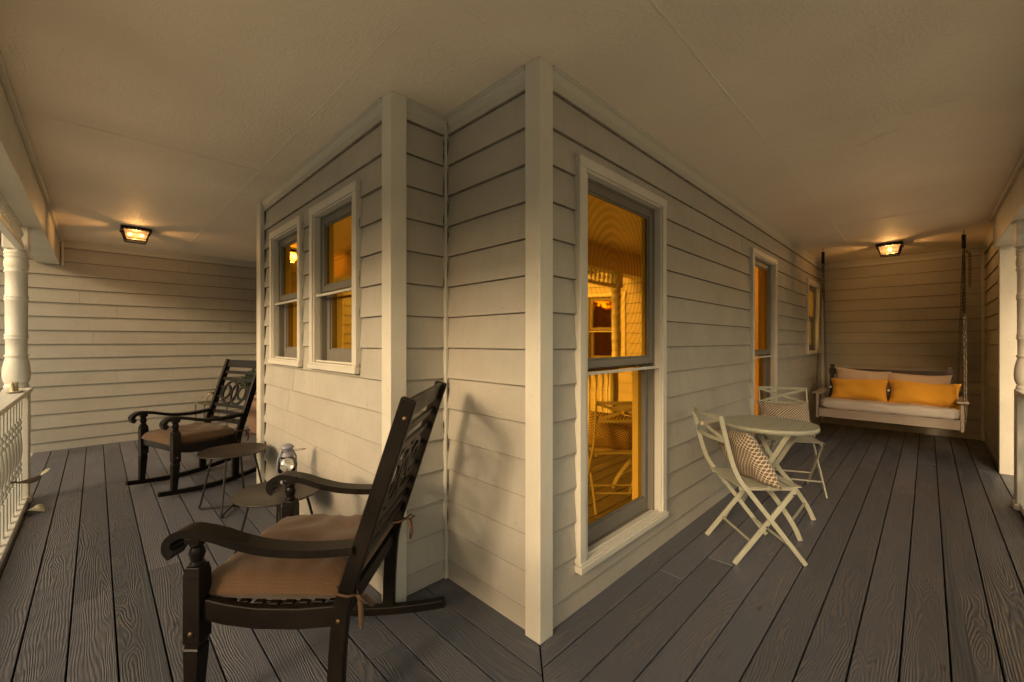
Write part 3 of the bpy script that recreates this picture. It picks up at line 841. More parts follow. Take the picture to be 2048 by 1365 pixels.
# ------------------------------------------------------------------ rocking chairs
def rocking_chair():
    root = thing('rocking_chair', 'black slatted rocking chair', 'rocking chair', (0, 0, 0), 0, 'black rocking chairs')
    m = M['rocker']; hw = .29                      # half spacing of the side frames
    # local axes: x lateral, y forward (v), z up
    arc = []
    for i in range(21):
        v = -.47 + .86 * i / 20
        arc.append((v, .020 + .16 * (v + .02) ** 2 * 1.35))
    ups = (-.218, .69); ul = math.hypot(*ups); ups = (ups[0] / ul, ups[1] / ul)   # stile direction
    for s in (-1, 1):
        u = s * hw
        MB().strip(arc, .038, u - .019, u + .019).build('rocker', m, root, bevel=.005)
        # rear leg and back stile in one bent board
        p = [(-.205, .045), (-.210, .20), (-.222, .36), (-.238, .44), (-.262, .52), (-.470 + .012, 1.115)]
        MB().strip(smoothpath(p[:5], 4) + [p[5]], [.052] * 17 + [.058] if False else .056, u - .017, u + .017).build('back_stile', m, root, bevel=.006)
        # front leg: tapered square, shoulder block, turned neck
        fl_ = MB()
        q = .27
        def sqr(z, hx, vy): return [(u - hx, vy - hx, z), (u + hx, vy - hx, z), (u + hx, vy + hx, z), (u - hx, vy + hx, z)]
        st = [(.045, .019, q + .012), (.27, .027, q + .003), (.275, .024, q + .003), (.290, .024, q + .002), (.295, .029, q), (.52, .029, q), (.548, .024, q)]
        vs = []; fs = [(3, 2, 1, 0)]
        for z, hx, vy in st: vs += sqr(z, hx, vy)
        for i in range(len(st) - 1):
            for k in range(4): fs.append((4 * i + k, 4 * i + (k + 1) % 4, 4 * i + 4 + (k + 1) % 4, 4 * i + 4 + k))
        e = 4 * (len(st) - 1); fs.append((e, e + 1, e + 2, e + 3))
        fl_.add(vs, fs)
        fl_.lathe([(0, .546), (.024, .548), (.025, .556), (.018, .562), (.021, .575), (.025, .590), (.022, .604), (.017, .612), (.024, .618), (.024, .626), (0, .6265)], (u, q, 0), 20)
        fl_.box(u - .026, u + .026, q - .026, q + .026, .6262, .648)
        fl_.build('front_leg', m, root, bevel=.003)
        # arm: thick scrolled board
        path = smoothpath([(.335, .592), (.352, .606), (.350, .634), (.325, .655), (.285, .664), (.20, .650), (.12, .626), (.03, .607), (-.08, .600), (-.18, .603), (-.275, .612)], 4)
        n_ = len(path); th = [.026 + .012 * max(0, 1 - i / 10) for i in range(n_)]
        uo = u - s * .002
        MB().strip(path, th, uo - .034, uo + .034).build('armrest', m, root, bevel=.006, seg=3)
        MB().strip([(-.225, .385), (-.08, .372), (.06, .372), (.16, .384), (.245, .402)], .072, u - .013, u + .013).build('side_rail', m, root, bevel=.005)
        bo = MB().lathe([(.009, 0), (.008, .003), (.004, .005), (0, .0055)], n=12)
        for (vv, zz) in ((.27, .33), (-.222, .37), (-.445, 1.05)):
            o = bo.build('bolt', M['bronzebolt'], root); o.location = (u + s * (.030 if vv > 0 else .018), vv, zz); o.rotation_euler = (0, s * R(90), 0)
    MB().box(-hw + .018, hw - .018, .262, .285, .375, .435).build('front_rail', m, root, bevel=.004)
    MB().box(-hw + .018, hw - .018, -.235, -.212, .350, .410).build('rear_rail', m, root, bevel=.004)
    for k in range(9):
        v = -.19 + .052 * k
        MB().box(-hw + .014, hw - .014, v - .017, v + .017, .395 + .012 * abs(k - 4) / 4, .409 + .012 * abs(k - 4) / 4).build('seat_slat', m, root, bevel=.003)
    # back: function mapping (x, distance up the stile, depth)
    base = Vector((0, -.262, .52)); upv = Vector((0, p[5][0] - p[4][0], p[5][1] - p[4][1])).normalized(); nv = Vector((0, upv.z, -upv.y))
    def BK(x, d, t): return base + Vector((x, 0, 0)) + upv * d + nv * t
    inner = hw - .016; LT = (Vector((0, p[5][0], p[5][1])) - Vector((0, p[4][0], p[4][1]))).length
    def slat(name, d0, d1, th=.018, bow=0.0):
        k = 10; vs = []; fs = []
        for i in range(k + 1):
            x = -inner + 2 * inner * i / k; b = -bow * (1 - (x / inner) ** 2)
            vs += [BK(x, d0, b - th / 2), BK(x, d0, b + th / 2), BK(x, d1, b + th / 2), BK(x, d1, b - th / 2)]
        fs = [(0, 1, 2, 3), (4 * k + 3, 4 * k + 2, 4 * k + 1, 4 * k)]
        for i in range(k):
            for e in range(4): fs.append((4 * i + e, 4 * i + 4 + e, 4 * i + 4 + (e + 1) % 4, 4 * i + (e + 1) % 4))
        MB().add(vs, fs).build(name, m, root, bevel=.003)
    slat('top_rail', LT - .080, LT - .004)
    slat('back_slat', LT - .150, LT - .118, .014)
    slat('back_slat', LT - .222, LT - .190, .014)
    slat('back_slat', .135, .168, .014)
    slat('back_slat', .068, .104, .014)
    slat('back_slat', -.010, .038, .014)
    # interlaced rings
    cz = (.168 + LT - .222) / 2; hh = (LT - .222 - .168) / 2
    def ring(cx, rx, rz_, w, th, t0):
        k = 40; vs = []; fs = []
        for i in range(k):
            a = 2 * math.pi * i / k; ca, sa = math.cos(a), math.sin(a)
            for (rr, tt) in ((0, -th / 2), (w, -th / 2), (w, th / 2), (0, th / 2)):
                vs.append(BK(cx + (rx - rr) * ca, cz + (rz_ - rr) * sa, t0 + tt))
        for i in range(k):
            j = (i + 1) % k
            for e in range(4): fs.append((4 * i + e, 4 * j + e, 4 * j + (e + 1) % 4, 4 * i + (e + 1) % 4))
        return vs, fs
    rp = MB()
    for a in ((-.075, .128, hh + .006, .023, .0135, 0), (.075, .128, hh + .006, .023, .0155, 0), (-.150, .088, hh * .66, .021, .0120, 0), (.150, .088, hh * .66, .021, .0145, 0)):
        rp.add(*ring(*a))
    for s in (-1, 1):
        for dz in (-hh * .42, hh * .42):
            rp.bar(BK(s * .215, cz + dz, 0), BK(s * (inner + .002), cz + dz, 0), .020, .011, side=upv)
    rp.build('ring_panel', m, root, bevel=.0015, seg=1)
    # cushion
    def cushion(wx, wy, t, z0, y0):
        nx, ny = 26, 26; vs = []; fs = []
        for lay in (1, -1):
            for i in range(nx + 1):
                for j in range(ny + 1):
                    a = -1 + 2 * i / nx; b = -1 + 2 * j / ny
                    ex = (1 - abs(a) ** 5); ey = (1 - abs(b) ** 5)
                    hgt = (max(ex, 0) * max(ey, 0)) ** .42
                    crn = 1 - .018 * (1 - b * b) * abs(a) ** 6 - .0
                    x = a * wx / 2 * crn; y = b * wy / 2 * (1 - .022 * (1 - a * a) * abs(b) ** 6)
                    wr = .006 * math.sin(9 * a + 3 * b) * math.cos(5 * b - 2 * a) * hgt + .004 * math.sin(23 * a * b + 4 * a) * hgt
                    z = z0 + t * .42 + (t * .58 * hgt + wr if lay == 1 else -t * .42 * hgt)
                    vs.append((x, y0 + y, z))
        s_ = (nx + 1) * (ny + 1)
        for l in range(2):
            for i in range(nx):
                for j in range(ny):
                    a = l * s_ + i * (ny + 1) + j
                    q4 = (a, a + ny + 1, a + ny + 2, a + 1)
                    fs.append(q4 if l == 0 else q4[::-1])
        return MB().add(vs, fs, True)
    cu = cushion(.555, .535, .128, .386, .030).build('seat_cushion', M['browncloth'], root)
    cu.location = (0, 0, 0)
    for s in (-1, 1):
        u = s * .300; pts = []
        mb = MB()
        mb.tube([(s * .25, -.19, .455), (s * .275, -.205, .462), (s * .312, -.225, .462), (s * .314, -.255, .458), (s * .300, -.285, .455), (s * .262, -.262, .455), (s * .25, -.20, .452)], .0045, 6)
        mb.tube([(s * .306, -.288, .455), (s * .318, -.300, .440), (s * .322, -.305, .395), (s * .316, -.302, .352)], [.004, .008, .009, .005], 6)
        mb.tube([(s * .306, -.288, .455), (s * .290, -.305, .445), (s * .272, -.318, .412), (s * .262, -.322, .396)], [.004, .008, .009, .005], 6)
        mb.tube([(s * .306, -.284, .455), (s * .325, -.300, .466), (s * .335, -.316, .455), (s * .312, -.300, .449)], .005, 6)
        mb.build('tie_ribbon', M['ribbon'], root)
    MB().box(.10, .135, -.2265, -.2245, .432, .470).build('care_tag', M['cloth_white'], root)
    return root
rc = rocking_chair()
# local y forward -> world heading; rz = heading - 90deg
rc.location = (.640, 1.770, 0); rc.rotation_euler = (0, 0, R(134.1 - 90))
rc['label'] = 'large near black rocking chair seen from its side, in front of the inner corner'
rc2 = copy_tree(rc)
rc2.location = (.645, 4.83, 0); rc2.rotation_euler = (0, 0, R(197 - 90))
rc2['label'] = 'farther black rocking chair against the far wall, past the side tables'

# ------------------------------------------------------------------ round side tables
def side_table(r, h):
    root = thing('side_table', 'small round brown metal side table', 'side table', (0, 0, 0), 0, 'round metal side tables')
    MB().lathe([(0, h - .008), (r - .003, h - .008), (r, h - .005), (r, h + .001), (r - .003, h + .0025), (r - .006, h + .0005), (0, h)], n=64).build('tabletop', M['tabletop'], root)
    for k in range(2):
        a = R(90 * k + 0)
        rot = Matrix.Rotation(a, 3, 'Z'); pts = []
        rt = r * .60; rb = r * 1.0
        raw = [(rt, 0, h - .009), (rb - .012, 0, .05), (rb, 0, .022), (rb - .010, 0, .010), (rb - .035, 0, .0085 + .009 * k), (0, 0, .0085 + .013 * k), (-rb + .035, 0, .0085 + .009 * k), (-rb + .010, 0, .010), (-rb, 0, .022), (-rb + .012, 0, .05), (-rt, 0, h - .009)]
        pts = [rot @ Vector(p) for p in raw]
        MB().tube(pts, .0075, 10).build('leg', M['darksteel'], root)
        for s in (-1, 1):
            p = rot @ Vector((s * (rb - .03), 0, 0))
            MB().lathe([(.009, 0), (.009, .006), (0, .0065)], tuple(p), 10).build('foot', M['darksteel'], root)
    MB().lathe([(.012, .012), (.012, .03), (.004, .034), (0, .034)], n=12).build('joint', M['darksteel'], root)
    return root
t1 = side_table(.235, .45); t1.location = (.766, 3.873, 0); t1.rotation_euler = (0, 0, R(150))
t1['label'] = 'round side table nearer the far rocker, with nothing on it'
t2 = side_table(.238, .40); t2.location = (.782, 2.785, 0); t2.rotation_euler = (0, 0, R(166))
t2['label'] = 'lower round side table with the hurricane lantern on it'

# ------------------------------------------------------------------ hurricane lantern
ln = thing('hurricane_lantern', 'small grey metal hurricane lantern with glass globe standing on the lower side table', 'lantern', (.862, 2.895, .4025), R(20))
MB().lathe([(0, 0), (.052, 0), (.054, .006), (.050, .022), (.044, .030), (.030, .036), (.030, .046), (.040, .050), (.040, .056), (0, .058)], n=28).build('base', M['steel'], ln)
MB().lathe([(.034, .057), (.046, .070), (.058, .095), (.061, .115), (.055, .140), (.043, .160), (.036, .172), (.0345, .172), (.0415, .160), (.0535, .140), (.0595, .115), (.0565, .095), (.0445, .070), (.0325, .057)], n=32).build('globe', M['glass'], ln)
MB().lathe([(.037, .172), (.042, .174), (.042, .180), (.036, .186), (.032, .205), (.031, .222), (.041, .226), (.041, .232), (.030, .243), (.014, .250), (0, .251)], n=28).build('cap', M['steel'], ln)
for s in (-1, 1):
    MB().tube([(s * .044, 0, .028), (s * .066, 0, .06), (s * .068, 0, .115), (s * .062, 0, .165), (s * .040, 0, .205), (s * .032, 0, .215)], .0048, 8).build('side_tube', M['steel'], ln)
hp = []
for i in range(17):
    a = math.pi * i / 16
    hp.append((.042 * math.cos(a), -.180 * math.sin(a) * 1.0, .205 + .035 * math.sin(a)))
MB().tube(hp, .0016, 6).build('bail_handle', M['darksteel'], ln).rotation_euler = (0, 0, R(-4))
MB().lathe([(0, .056), (.012, .058), (.012, .074), (.005, .080), (.004, .092), (0, .093)], n=14).build('burner', M['brass'], ln)

# ------------------------------------------------------------------ bistro set
def bistro_chair():
    root = thing('bistro_chair', 'sage metal folding bistro chair', 'chair', (0, 0, 0), 0, 'folding bistro chairs')
    m = M['bistro']; hw = .195
    # local: x lateral, y forward (0 = rear feet .. .407 = front feet), z up
    stile = smoothpath([(-.085, .870), (-.060, .76), (-.030, .64), (-.004, .56), (.030, .490), (.085, .420)], 4) + [(.407, .004)]
    for s in (-1, 1):
        u = s * hw
        MB().strip(stile, .026, u - .006, u + .006).build('back_leg', m, root, bevel=.002)
        ui = s * (hw - .0135)
        MB().strip([(.0, .003), (.352, .432)], .028, ui - .006, ui + .006).build('front_leg', m, root, bevel=.002)
        for (v, z) in ((.180, .2975 - .072), (.335, .412)):
            b = MB().lathe([(.006, 0), (.006, .003), (0, .0045)], n=10).build('rivet', M['creamrib'], root)
            b.location = (u + s * .006, v, z); b.rotation_euler = (0, s * R(90), 0)
    MB().bar((-hw + .02, .105, .128), (hw - .02, .105, .128), .012, .012).build('stretcher', m, root, bevel=.002)
    MB().bar((-hw + .006, .318, .115), (hw - .006, .318, .115), .012, .012).build('stretcher', m, root, bevel=.002)
    # seat frame and slats running across
    for s in (-1, 1):
        MB().bar((s * (hw - .027), .035, .440), (s * (hw - .027), .372, .440), .010, .022, side=(1, 0, 0)).build('seat_rail', m, root, bevel=.002)
    for k in range(6):
        v = .052 + .062 * k
        dz = -.008 * math.sin(math.pi * k / 5)
        MB().box(-hw + .005, hw - .005, v - .026, v + .026, .4515 + dz, .4575 + dz).build('seat_slat', m, root, bevel=.0015)
    # back rails bowed to the rear, with a cross between them
    def bow(v0, z, name, w):
        k = 14; vs = []; fs = []
        for i in range(k + 1):
            x = -hw + 2 * hw * i / k; v = v0 - .032 * (1 - (x / hw) ** 2)
            for (dv, dz) in ((-.004, -w / 2), (.004, -w / 2), (.004, w / 2), (-.004, w / 2)): vs.append((x, v + dv, z + dz))
        fs = [(0, 1, 2, 3), (4 * k + 3, 4 * k + 2, 4 * k + 1, 4 * k)]
        for i in range(k):
            for e in range(4): fs.append((4 * i + e, 4 * i + 4 + e, 4 * i + 4 + (e + 1) % 4, 4 * i + (e + 1) % 4))
        MB().add(vs, fs).build(name, m, root, bevel=.0015)
    bow(-.080, .860, 'back_rail', .024); bow(-.052, .722, 'back_rail', .024)
    for s in (-1, 1):
        pts = []
        for i in range(13):
            t = i / 12; x = s * (-hw + 2 * hw * t); z = .728 + .126 * t
            v0 = -.052 - .028 * t
            pts.append(Vector((x, v0 - .030 * (1 - (x / hw) ** 2) - s * .002, z)))
        mb = MB()
        for i in range(12): mb.bar(pts[i], pts[i + 1] + (pts[i + 1] - pts[i]) * .04, .021, .004 + s * .0004, side=(0, 0, 1))
        mb.build('back_cross', m, root)
    b = MB().lathe([(0, -.012), (.010, -.010), (.012, 0), (.010, .008), (0, .011)], n=14).build('cross_knob', M['cream'], root)
    b.location = (0, -.108, .79); b.rotation_euler = (R(90), 0, 0)
    return root
bc = bistro_chair()
f1 = math.atan2(-.72, .695)
bc.location = ((2.914 + 2.647) / 2, (1.071 + .79) / 2, 0); bc.rotation_euler = (0, 0, f1 - R(90))
bc['label'] = 'near sage folding bistro chair seen from behind, on the wall side of the round table'
bc2 = copy_tree(bc)
f2 = math.atan2(-.446, -.895)
bc2.location = ((4.644 + 4.466) / 2, (.769 + 1.127) / 2, 0); bc2.rotation_euler = (0, 0, f2 - R(90))
bc2['label'] = 'far sage folding bistro chair facing the viewer across the round table'

bt = thing('bistro_table', 'round slatted sage metal bistro table on crossed folding legs', 'table', (3.475, .825, 0), R(0))
m = M['bistro']; rad = .305; zt = .715
MB().lathe([(rad - .004, zt - .030), (rad, zt - .030), (rad, zt), (rad - .004, zt), (rad - .004, zt - .030)], n=72).build('rim', m, bt)
nsl = 7; ang = R(0)
for k in range(nsl):
    y0 = -rad + .006 + (2 * rad - .012) * k / nsl + .0015; y1 = -rad + .006 + (2 * rad - .012) * (k + 1) / nsl - .0015
    poly = []
    for i in range(9):
        y = y0 + (y1 - y0) * i / 8; poly.append((math.sqrt(max(0, (rad - .005) ** 2 - y * y)), y))
    for i in range(9):
        y = y1 + (y0 - y1) * i / 8; poly.append((-math.sqrt(max(0, (rad - .005) ** 2 - y * y)), y))
    MB().prism(poly, lambda a, b, t: Vector((a, b, t)), zt - .007, zt - .001).build('top_slat', m, bt, bevel=.001, seg=1)
for s in (-1, 1):
    for k, sg in enumerate((1, -1)):
        u = s * (.222 - .011 * k)
        pth_ = smoothpath([(-sg * .238, .004), (-sg * .195, .10), (-sg * .10, .24), (0, .365), (sg * .165, zt - .034)], 4)
        MB().strip(pth_, .030, u - .0045, u + .0045).build('leg', m, bt, bevel=.002)
    b = MB().lathe([(.007, 0), (.007, .003), (0, .005)], n=10).build('rivet', M['creamrib'], bt); b.location = (s * .227, 0, .365); b.rotation_euler = (0, s * R(90), 0)
for y in (-.16, .16): MB().bar((-.25, y, zt - .036), (.25, y, zt - .036), .022, .008).build('top_brace', m, bt, bevel=.001)
for y in (-.185, .185): MB().bar((-.21, y, .115), (.21, y, .115), .012, .012).build('stretcher', m, bt, bevel=.001)

# ------------------------------------------------------------------ throw pillows
def pillow_mb(w, h, t, seed=0, uvs=(1, 1), pinch=.10):
    rnd = random.Random(seed); nx, ny = 34, 28; vs = []; fs = []; uv = []
    ph = [rnd.uniform(0, 6) for _ in range(8)]
    for lay in (1, -1):
        for i in range(nx + 1):
            for j in range(ny + 1):
                a = -1 + 2 * i / nx; b = -1 + 2 * j / ny
                hg = (max(0, 1 - abs(a) ** 3.2) * max(0, 1 - abs(b) ** 3.2)) ** .55
                x = a * w / 2 * (1 - pinch * (1 - b * b) * a * a); z = b * h / 2 * (1 - pinch * 1.3 * (1 - a * a) * b * b)
                z += .010 * math.sin(2.2 * a + ph[0]) * (1 if lay else 1)
                wr = .004 * math.sin(8 * a + 4 * b + ph[1]) + .004 * math.sin(5 * b - 7 * a * b + ph[2])
                edge = max(abs(a), abs(b)) ** 6
                wr += edge * .004 * math.sin(26 * (a + b) + ph[3]) * (1 - edge)
                y = lay * (t / 2 * hg + wr * hg)
                vs.append((x, y, z + h / 2)); uv.append((a * uvs[0] + 50, b * uvs[1] + 50))
    s_ = (nx + 1) * (ny + 1)
    for l in range(2):
        for i in range(nx):
            for j in range(ny):
                a = l * s_ + i * (ny + 1) + j; q4 = (a, a + 1, a + ny + 2, a + ny + 1)
                fs.append(q4[::-1] if l == 0 else q4)
    return MB().add(vs, fs, True, 0, uv), vs, nx, ny
def piping(w, h, pinch, r=.005, ph0=0.0):
    pts = []
    def P(a, b): return (a * w / 2 * (1 - pinch * (1 - b * b) * a * a), 0, b * h / 2 * (1 - pinch * 1.3 * (1 - a * a) * b * b) + .010 * math.sin(2.2 * a + ph0) + h / 2)
    n = 16
    for i in range(n): pts.append(P(-1 + 2 * i / n, -1))
    for i in range(n): pts.append(P(1, -1 + 2 * i / n))
    for i in range(n): pts.append(P(1 - 2 * i / n, 1))
    for i in range(n): pts.append(P(-1, 1 - 2 * i / n))
    return MB().tube(pts, r, 6, closed=True)
def pillow(name, label, mat, w, h, t, loc, rz, tilt, roll=0, seed=0, group=None, pipe=None, tagx=None, uvs=(1, 1)):
    r = thing(name, label, 'pillow', loc, rz, group)
    r.rotation_euler = (tilt, roll, rz)
    mb, *_ = pillow_mb(w, h, t, seed, uvs)
    mb.build('cover', M[mat], r)
    ph0 = random.Random(seed).uniform(0, 6)
    if pipe: piping(w, h, .10, .0055, ph0).build('piping', M[pipe], r)
    if tagx is not None:
        MB().box(tagx - .016, tagx + .004, -.012, -.010, h * .50, h * .58).build('care_tag', M['cloth_white'], r)
    return r
# pillow local: face -y is its front, stands on z=0; tilt>0 about x leans the top to -y ... use negative to lean back (+y)
c1 = Vector(bc.location); fw = Vector((.695, -.72, 0)); 
p1 = c1 + fw * .19
pillow('throw_pillow', 'trellis-print pillow leaning on the near bistro chair', 'trellis', .43, .36, .13, (p1.x - .012, p1.y - .060, .435), f1 + R(90), R(-27), R(9), 3, 'trellis-print pillows', uvs=(8.5, 7.0))
c2 = Vector(bc2.location); fw2 = Vector((-.895, -.446, 0)); p2 = c2 + fw2 * .11
pillow('throw_pillow', 'trellis-print pillow on the far bistro chair, partly behind the tabletop', 'trellis', .43, .33, .13, (p2.x, p2.y, .445), f2 + R(90), R(-24), R(-3), 5, 'trellis-print pillows', uvs=(8.5, 6.6))

# ------------------------------------------------------------------ porch swing
SX0, SX1, SY0, SY1 = 6.52, 7.10, -.245, .985
sw = thing('porch_swing', 'wooden bench swing with a grey seat cushion, hanging on chains from the ceiling', 'porch swing', ((SX0 + SX1) / 2, (SY0 + SY1) / 2, .34))
ox, oy, oz = sw.location
def swb(name, x0, x1, y0, y1, z0, z1, mat='swingwood', bev=.004):
    return MB().box(x0 - ox, x1 - ox, y0 - oy, y1 - oy, z0 - oz, z1 - oz).build(name, M[mat], sw, bevel=bev)
swb('apron', SX0, SX0 + .022, SY0, SY1, .352, .440)
swb('apron', SX0 - .004, SX0 + .026, SY0 - .002, SY1 + .002, .4405, .458)
swb('apron', SX1 - .022, SX1, SY0, SY1, .352, .455, 'darkwood')
for y in (SY0 - .030, SY1 + .002): swb('side_board', SX0 + .01, SX1, y, y + .028, .335, .45)
for k in range(7):
    x = SX0 + .03 + .078 * k
    swb('seat_slat', x, x + .066, SY0 + .001, SY1 - .001, .4415, .457)
# seat cushion
def softbox(x0, x1, y0, y1, z0, z1, e=.018):
    nx, ny, nz = 10, 26, 6; mb = MB()
    cx, cy, cz = (x0 + x1) / 2, (y0 + y1) / 2, (z0 + z1) / 2; hx, hy, hz = (x1 - x0) / 2, (y1 - y0) / 2, (z1 - z0) / 2
    def P(a, b, c):
        q = 10
        f = (abs(a) ** q + abs(b) ** q + abs(c) ** q) ** (1 / q)
        f = max(f, 1e-6); m_ = max(abs(a), abs(b), abs(c)); k = m_ / f
        bul = .004 * math.sin(b * 11) + .003 * math.sin(b * 27 + a * 4)
        return (cx + a * k * hx, cy + b * k * hy, cz + c * k * (hz + bul))
    def face(fn, n1, n2):
        vs = [fn(-1 + 2 * i / n1, -1 + 2 * j / n2) for i in range(n1 + 1) for j in range(n2 + 1)]
        fs = [(i * (n2 + 1) + j, (i + 1) * (n2 + 1) + j, (i + 1) * (n2 + 1) + j + 1, i * (n2 + 1) + j + 1) for i in range(n1) for j in range(n2)]
        mb.add(vs, fs, True)
    for s in (-1, 1):
        face(lambda a, b: P(a, b, s), nx, ny); face(lambda a, b: P(s, a, b), ny, nz); face(lambda a, b: P(a, s, b), nx, nz)
    return mb
softbox(SX0 - .012 - ox, SX1 - .07 - ox, SY0 + .004 - oy, SY1 - .004 - oy, .4585 - oz, .572 - oz).build('seat_cushion', M['greycloth'], sw)
# back
for y in (SY0 + .06, SY1 - .06):
    MB().bar((SX1 - .045 - ox, y - oy, .36 - oz), (SX1 + .045 - ox, y - oy, .995 - oz), .045, .030, side=(0, 1, 0)).build('back_post', M['darkwood'], sw, bevel=.003)
def backrail(z, h):
    x = SX1 - .045 + .09 * (z - .36) / .635 - .02
    MB().box(x - .010 - ox, x + .010 - ox, SY0 + .03 - oy, SY1 - .03 - oy, z - oz, z + h - oz).build('back_rail', M['darkwood'], sw, bevel=.003)
backrail(.86, .085); backrail(.55, .06)
for k in range(9):
    y = SY0 + .14 + k * (SY1 - SY0 - .28) / 8
    MB().bar((SX1 - .045 + .09 * .25 / .635 - .02 - ox, y - oy, .605 - oz), (SX1 - .045 + .09 * .50 / .635 - .02 - ox, y - oy, .862 - oz), .050, .010, side=(0, 1, 0)).build('back_slat', M['darkwood'], sw, bevel=.002)
for s, y in ((-1, SY0 - .018), (1, SY1 + .018)):
    swb('armrest', SX0 - .02, SX1, y - .045, y + .045, .640, .662, 'swingwood', .006)
    swb('arm_post', SX0 + .03, SX0 + .075, y - .012, y + .016, .4505, .6395)
    swb('arm_post', SX1 - .09, SX1 - .045, y - .012, y + .016, .4505, .6395)
# springs, hooks and chains
def chain_mb(p, q, sag=0.0, link=.050, wire=.0027, wid=.0115):
    p = Vector(p); q = Vector(q); Ln = (q - p).length; n = max(2, int(Ln / (link * .74))); mb = MB()
    pts = []
    for i in range(n + 1):
        t = i / n; a = p.lerp(q, t); a.z -= sag * 4 * t * (1 - t); pts.append(a)
    for i in range(n):
        c = (pts[i] + pts[i + 1]) / 2; d = (pts[i + 1] - pts[i]).normalized()
        ref = Vector((1, 0, 0)) if abs(d.x) < .8 else Vector((0, 1, 0))
        a = (ref - d * ref.dot(d)).normalized(); b = d.cross(a)
        sdv = a if i % 2 else b
        if i % 2 == 0: sdv = (a * .7 + b * .7).normalized()
        else: sdv = (a * .7 - b * .7).normalized()
        loop = []
        for k in range(10):
            t = 2 * math.pi * k / 10
            loop.append(c + d * math.cos(t) * (link / 2 - wire) + sdv * math.sin(t) * wid)
        mb.tube(loop, wire, 5, closed=True)
    return mb
def rel(p): return (p[0] - ox, p[1] - oy, p[2] - oz)
for y, rs in ((-.28, 1), (.975, 0)):
    hx = 6.77
    mb = MB().tube([rel((hx, y, H)), rel((hx, y, 2.49))], .005, 8)
    mb.build('ceiling_hook', M['steel'], sw)
    pts = []
    for i in range(180):
        a = i * .55; pts.append(rel((hx + .017 * math.cos(a), y + .017 * math.sin(a), 2.485 - .155 * i / 180)))
    sp = MB().tube(pts, .0032, 5); sp.build('spring', M['darksteel'], sw)
    MB().lathe([(0, 0), (.0145, .001), (.0145, .149), (0, .150)], rel((hx, y, 2.332)), 14).build('spring_core', M['darksteel'], sw)
    ys = SY0 - .03 if rs else SY1 + .03
    top = (hx, y, 2.33)
    sp1 = (hx + .03, y + (.0 if rs else -.0), 1.86)
    chain_mb(rel(top), rel((SX0 + .03, ys, .66))).build('chain', M['darksteel'], sw)
    chain_mb(rel(top), rel((SX1 - .02, ys + (.03 if rs else -.03), .66))).build('chain', M['darksteel'], sw)
    chain_mb(rel((hx + .012, y - .004, 2.33)), rel((hx + .02, y, 1.86)) if not rs else rel((hx + .012, y - .006, 1.62))).build('chain', M['darksteel'], sw)
    if rs:
        chain_mb(rel((hx - .004, y - .012, 2.31)), rel((hx - .03, y - .045, 2.26))).build('chain', M['darksteel'], sw)
        chain_mb(rel((hx - .03, y - .045, 2.27)), rel((hx - .03, y - .045, 1.90))).build('chain', M['darksteel'], sw)
        chain_mb(rel((SX0 + .01, ys - .004, 1.58)), rel((SX0 - .005, ys - .008, .655)), wire=.0036, wid=.0125).build('chain', M['rust'], sw, label='paler rust-flecked chain at the front right')
    chain_mb(rel((SX0 + .03, ys - .02 * (1 if rs else -1), .66)), rel((SX0 + .05, ys - .005, .44))).build('chain', M['rust'] if rs else M['darksteel'], sw)

# swing pillows (front faces -x): rz = -90deg turns local -y to -x
FZ = R(-90)
pillow('throw_pillow', 'pale beige pillow on the left half of the swing, behind a mustard one', 'beigecloth', .56, .40, .16, (6.93, .615, .565), FZ, R(-17), R(2), 11, 'beige pillows on the swing')
pillow('throw_pillow', 'pale beige pillow on the right half of the swing, behind a mustard one', 'beigecloth', .60, .37, .16, (6.93, .09, .565), FZ, R(-17), R(-1), 12, 'beige pillows on the swing')
pillow('throw_pillow', 'mustard lumbar pillow on the left half of the swing', 'mustard', .56, .295, .15, (6.755, .620, .560), FZ, R(-24), R(0), 14, 'mustard pillows on the swing', 'mustard', -.275)
pillow('throw_pillow', 'mustard lumbar pillow on the right half of the swing', 'mustard', .60, .295, .15, (6.74, .035, .560), FZ, R(-22), R(0), 17, 'mustard pillows on the swing', 'mustard', -.295)

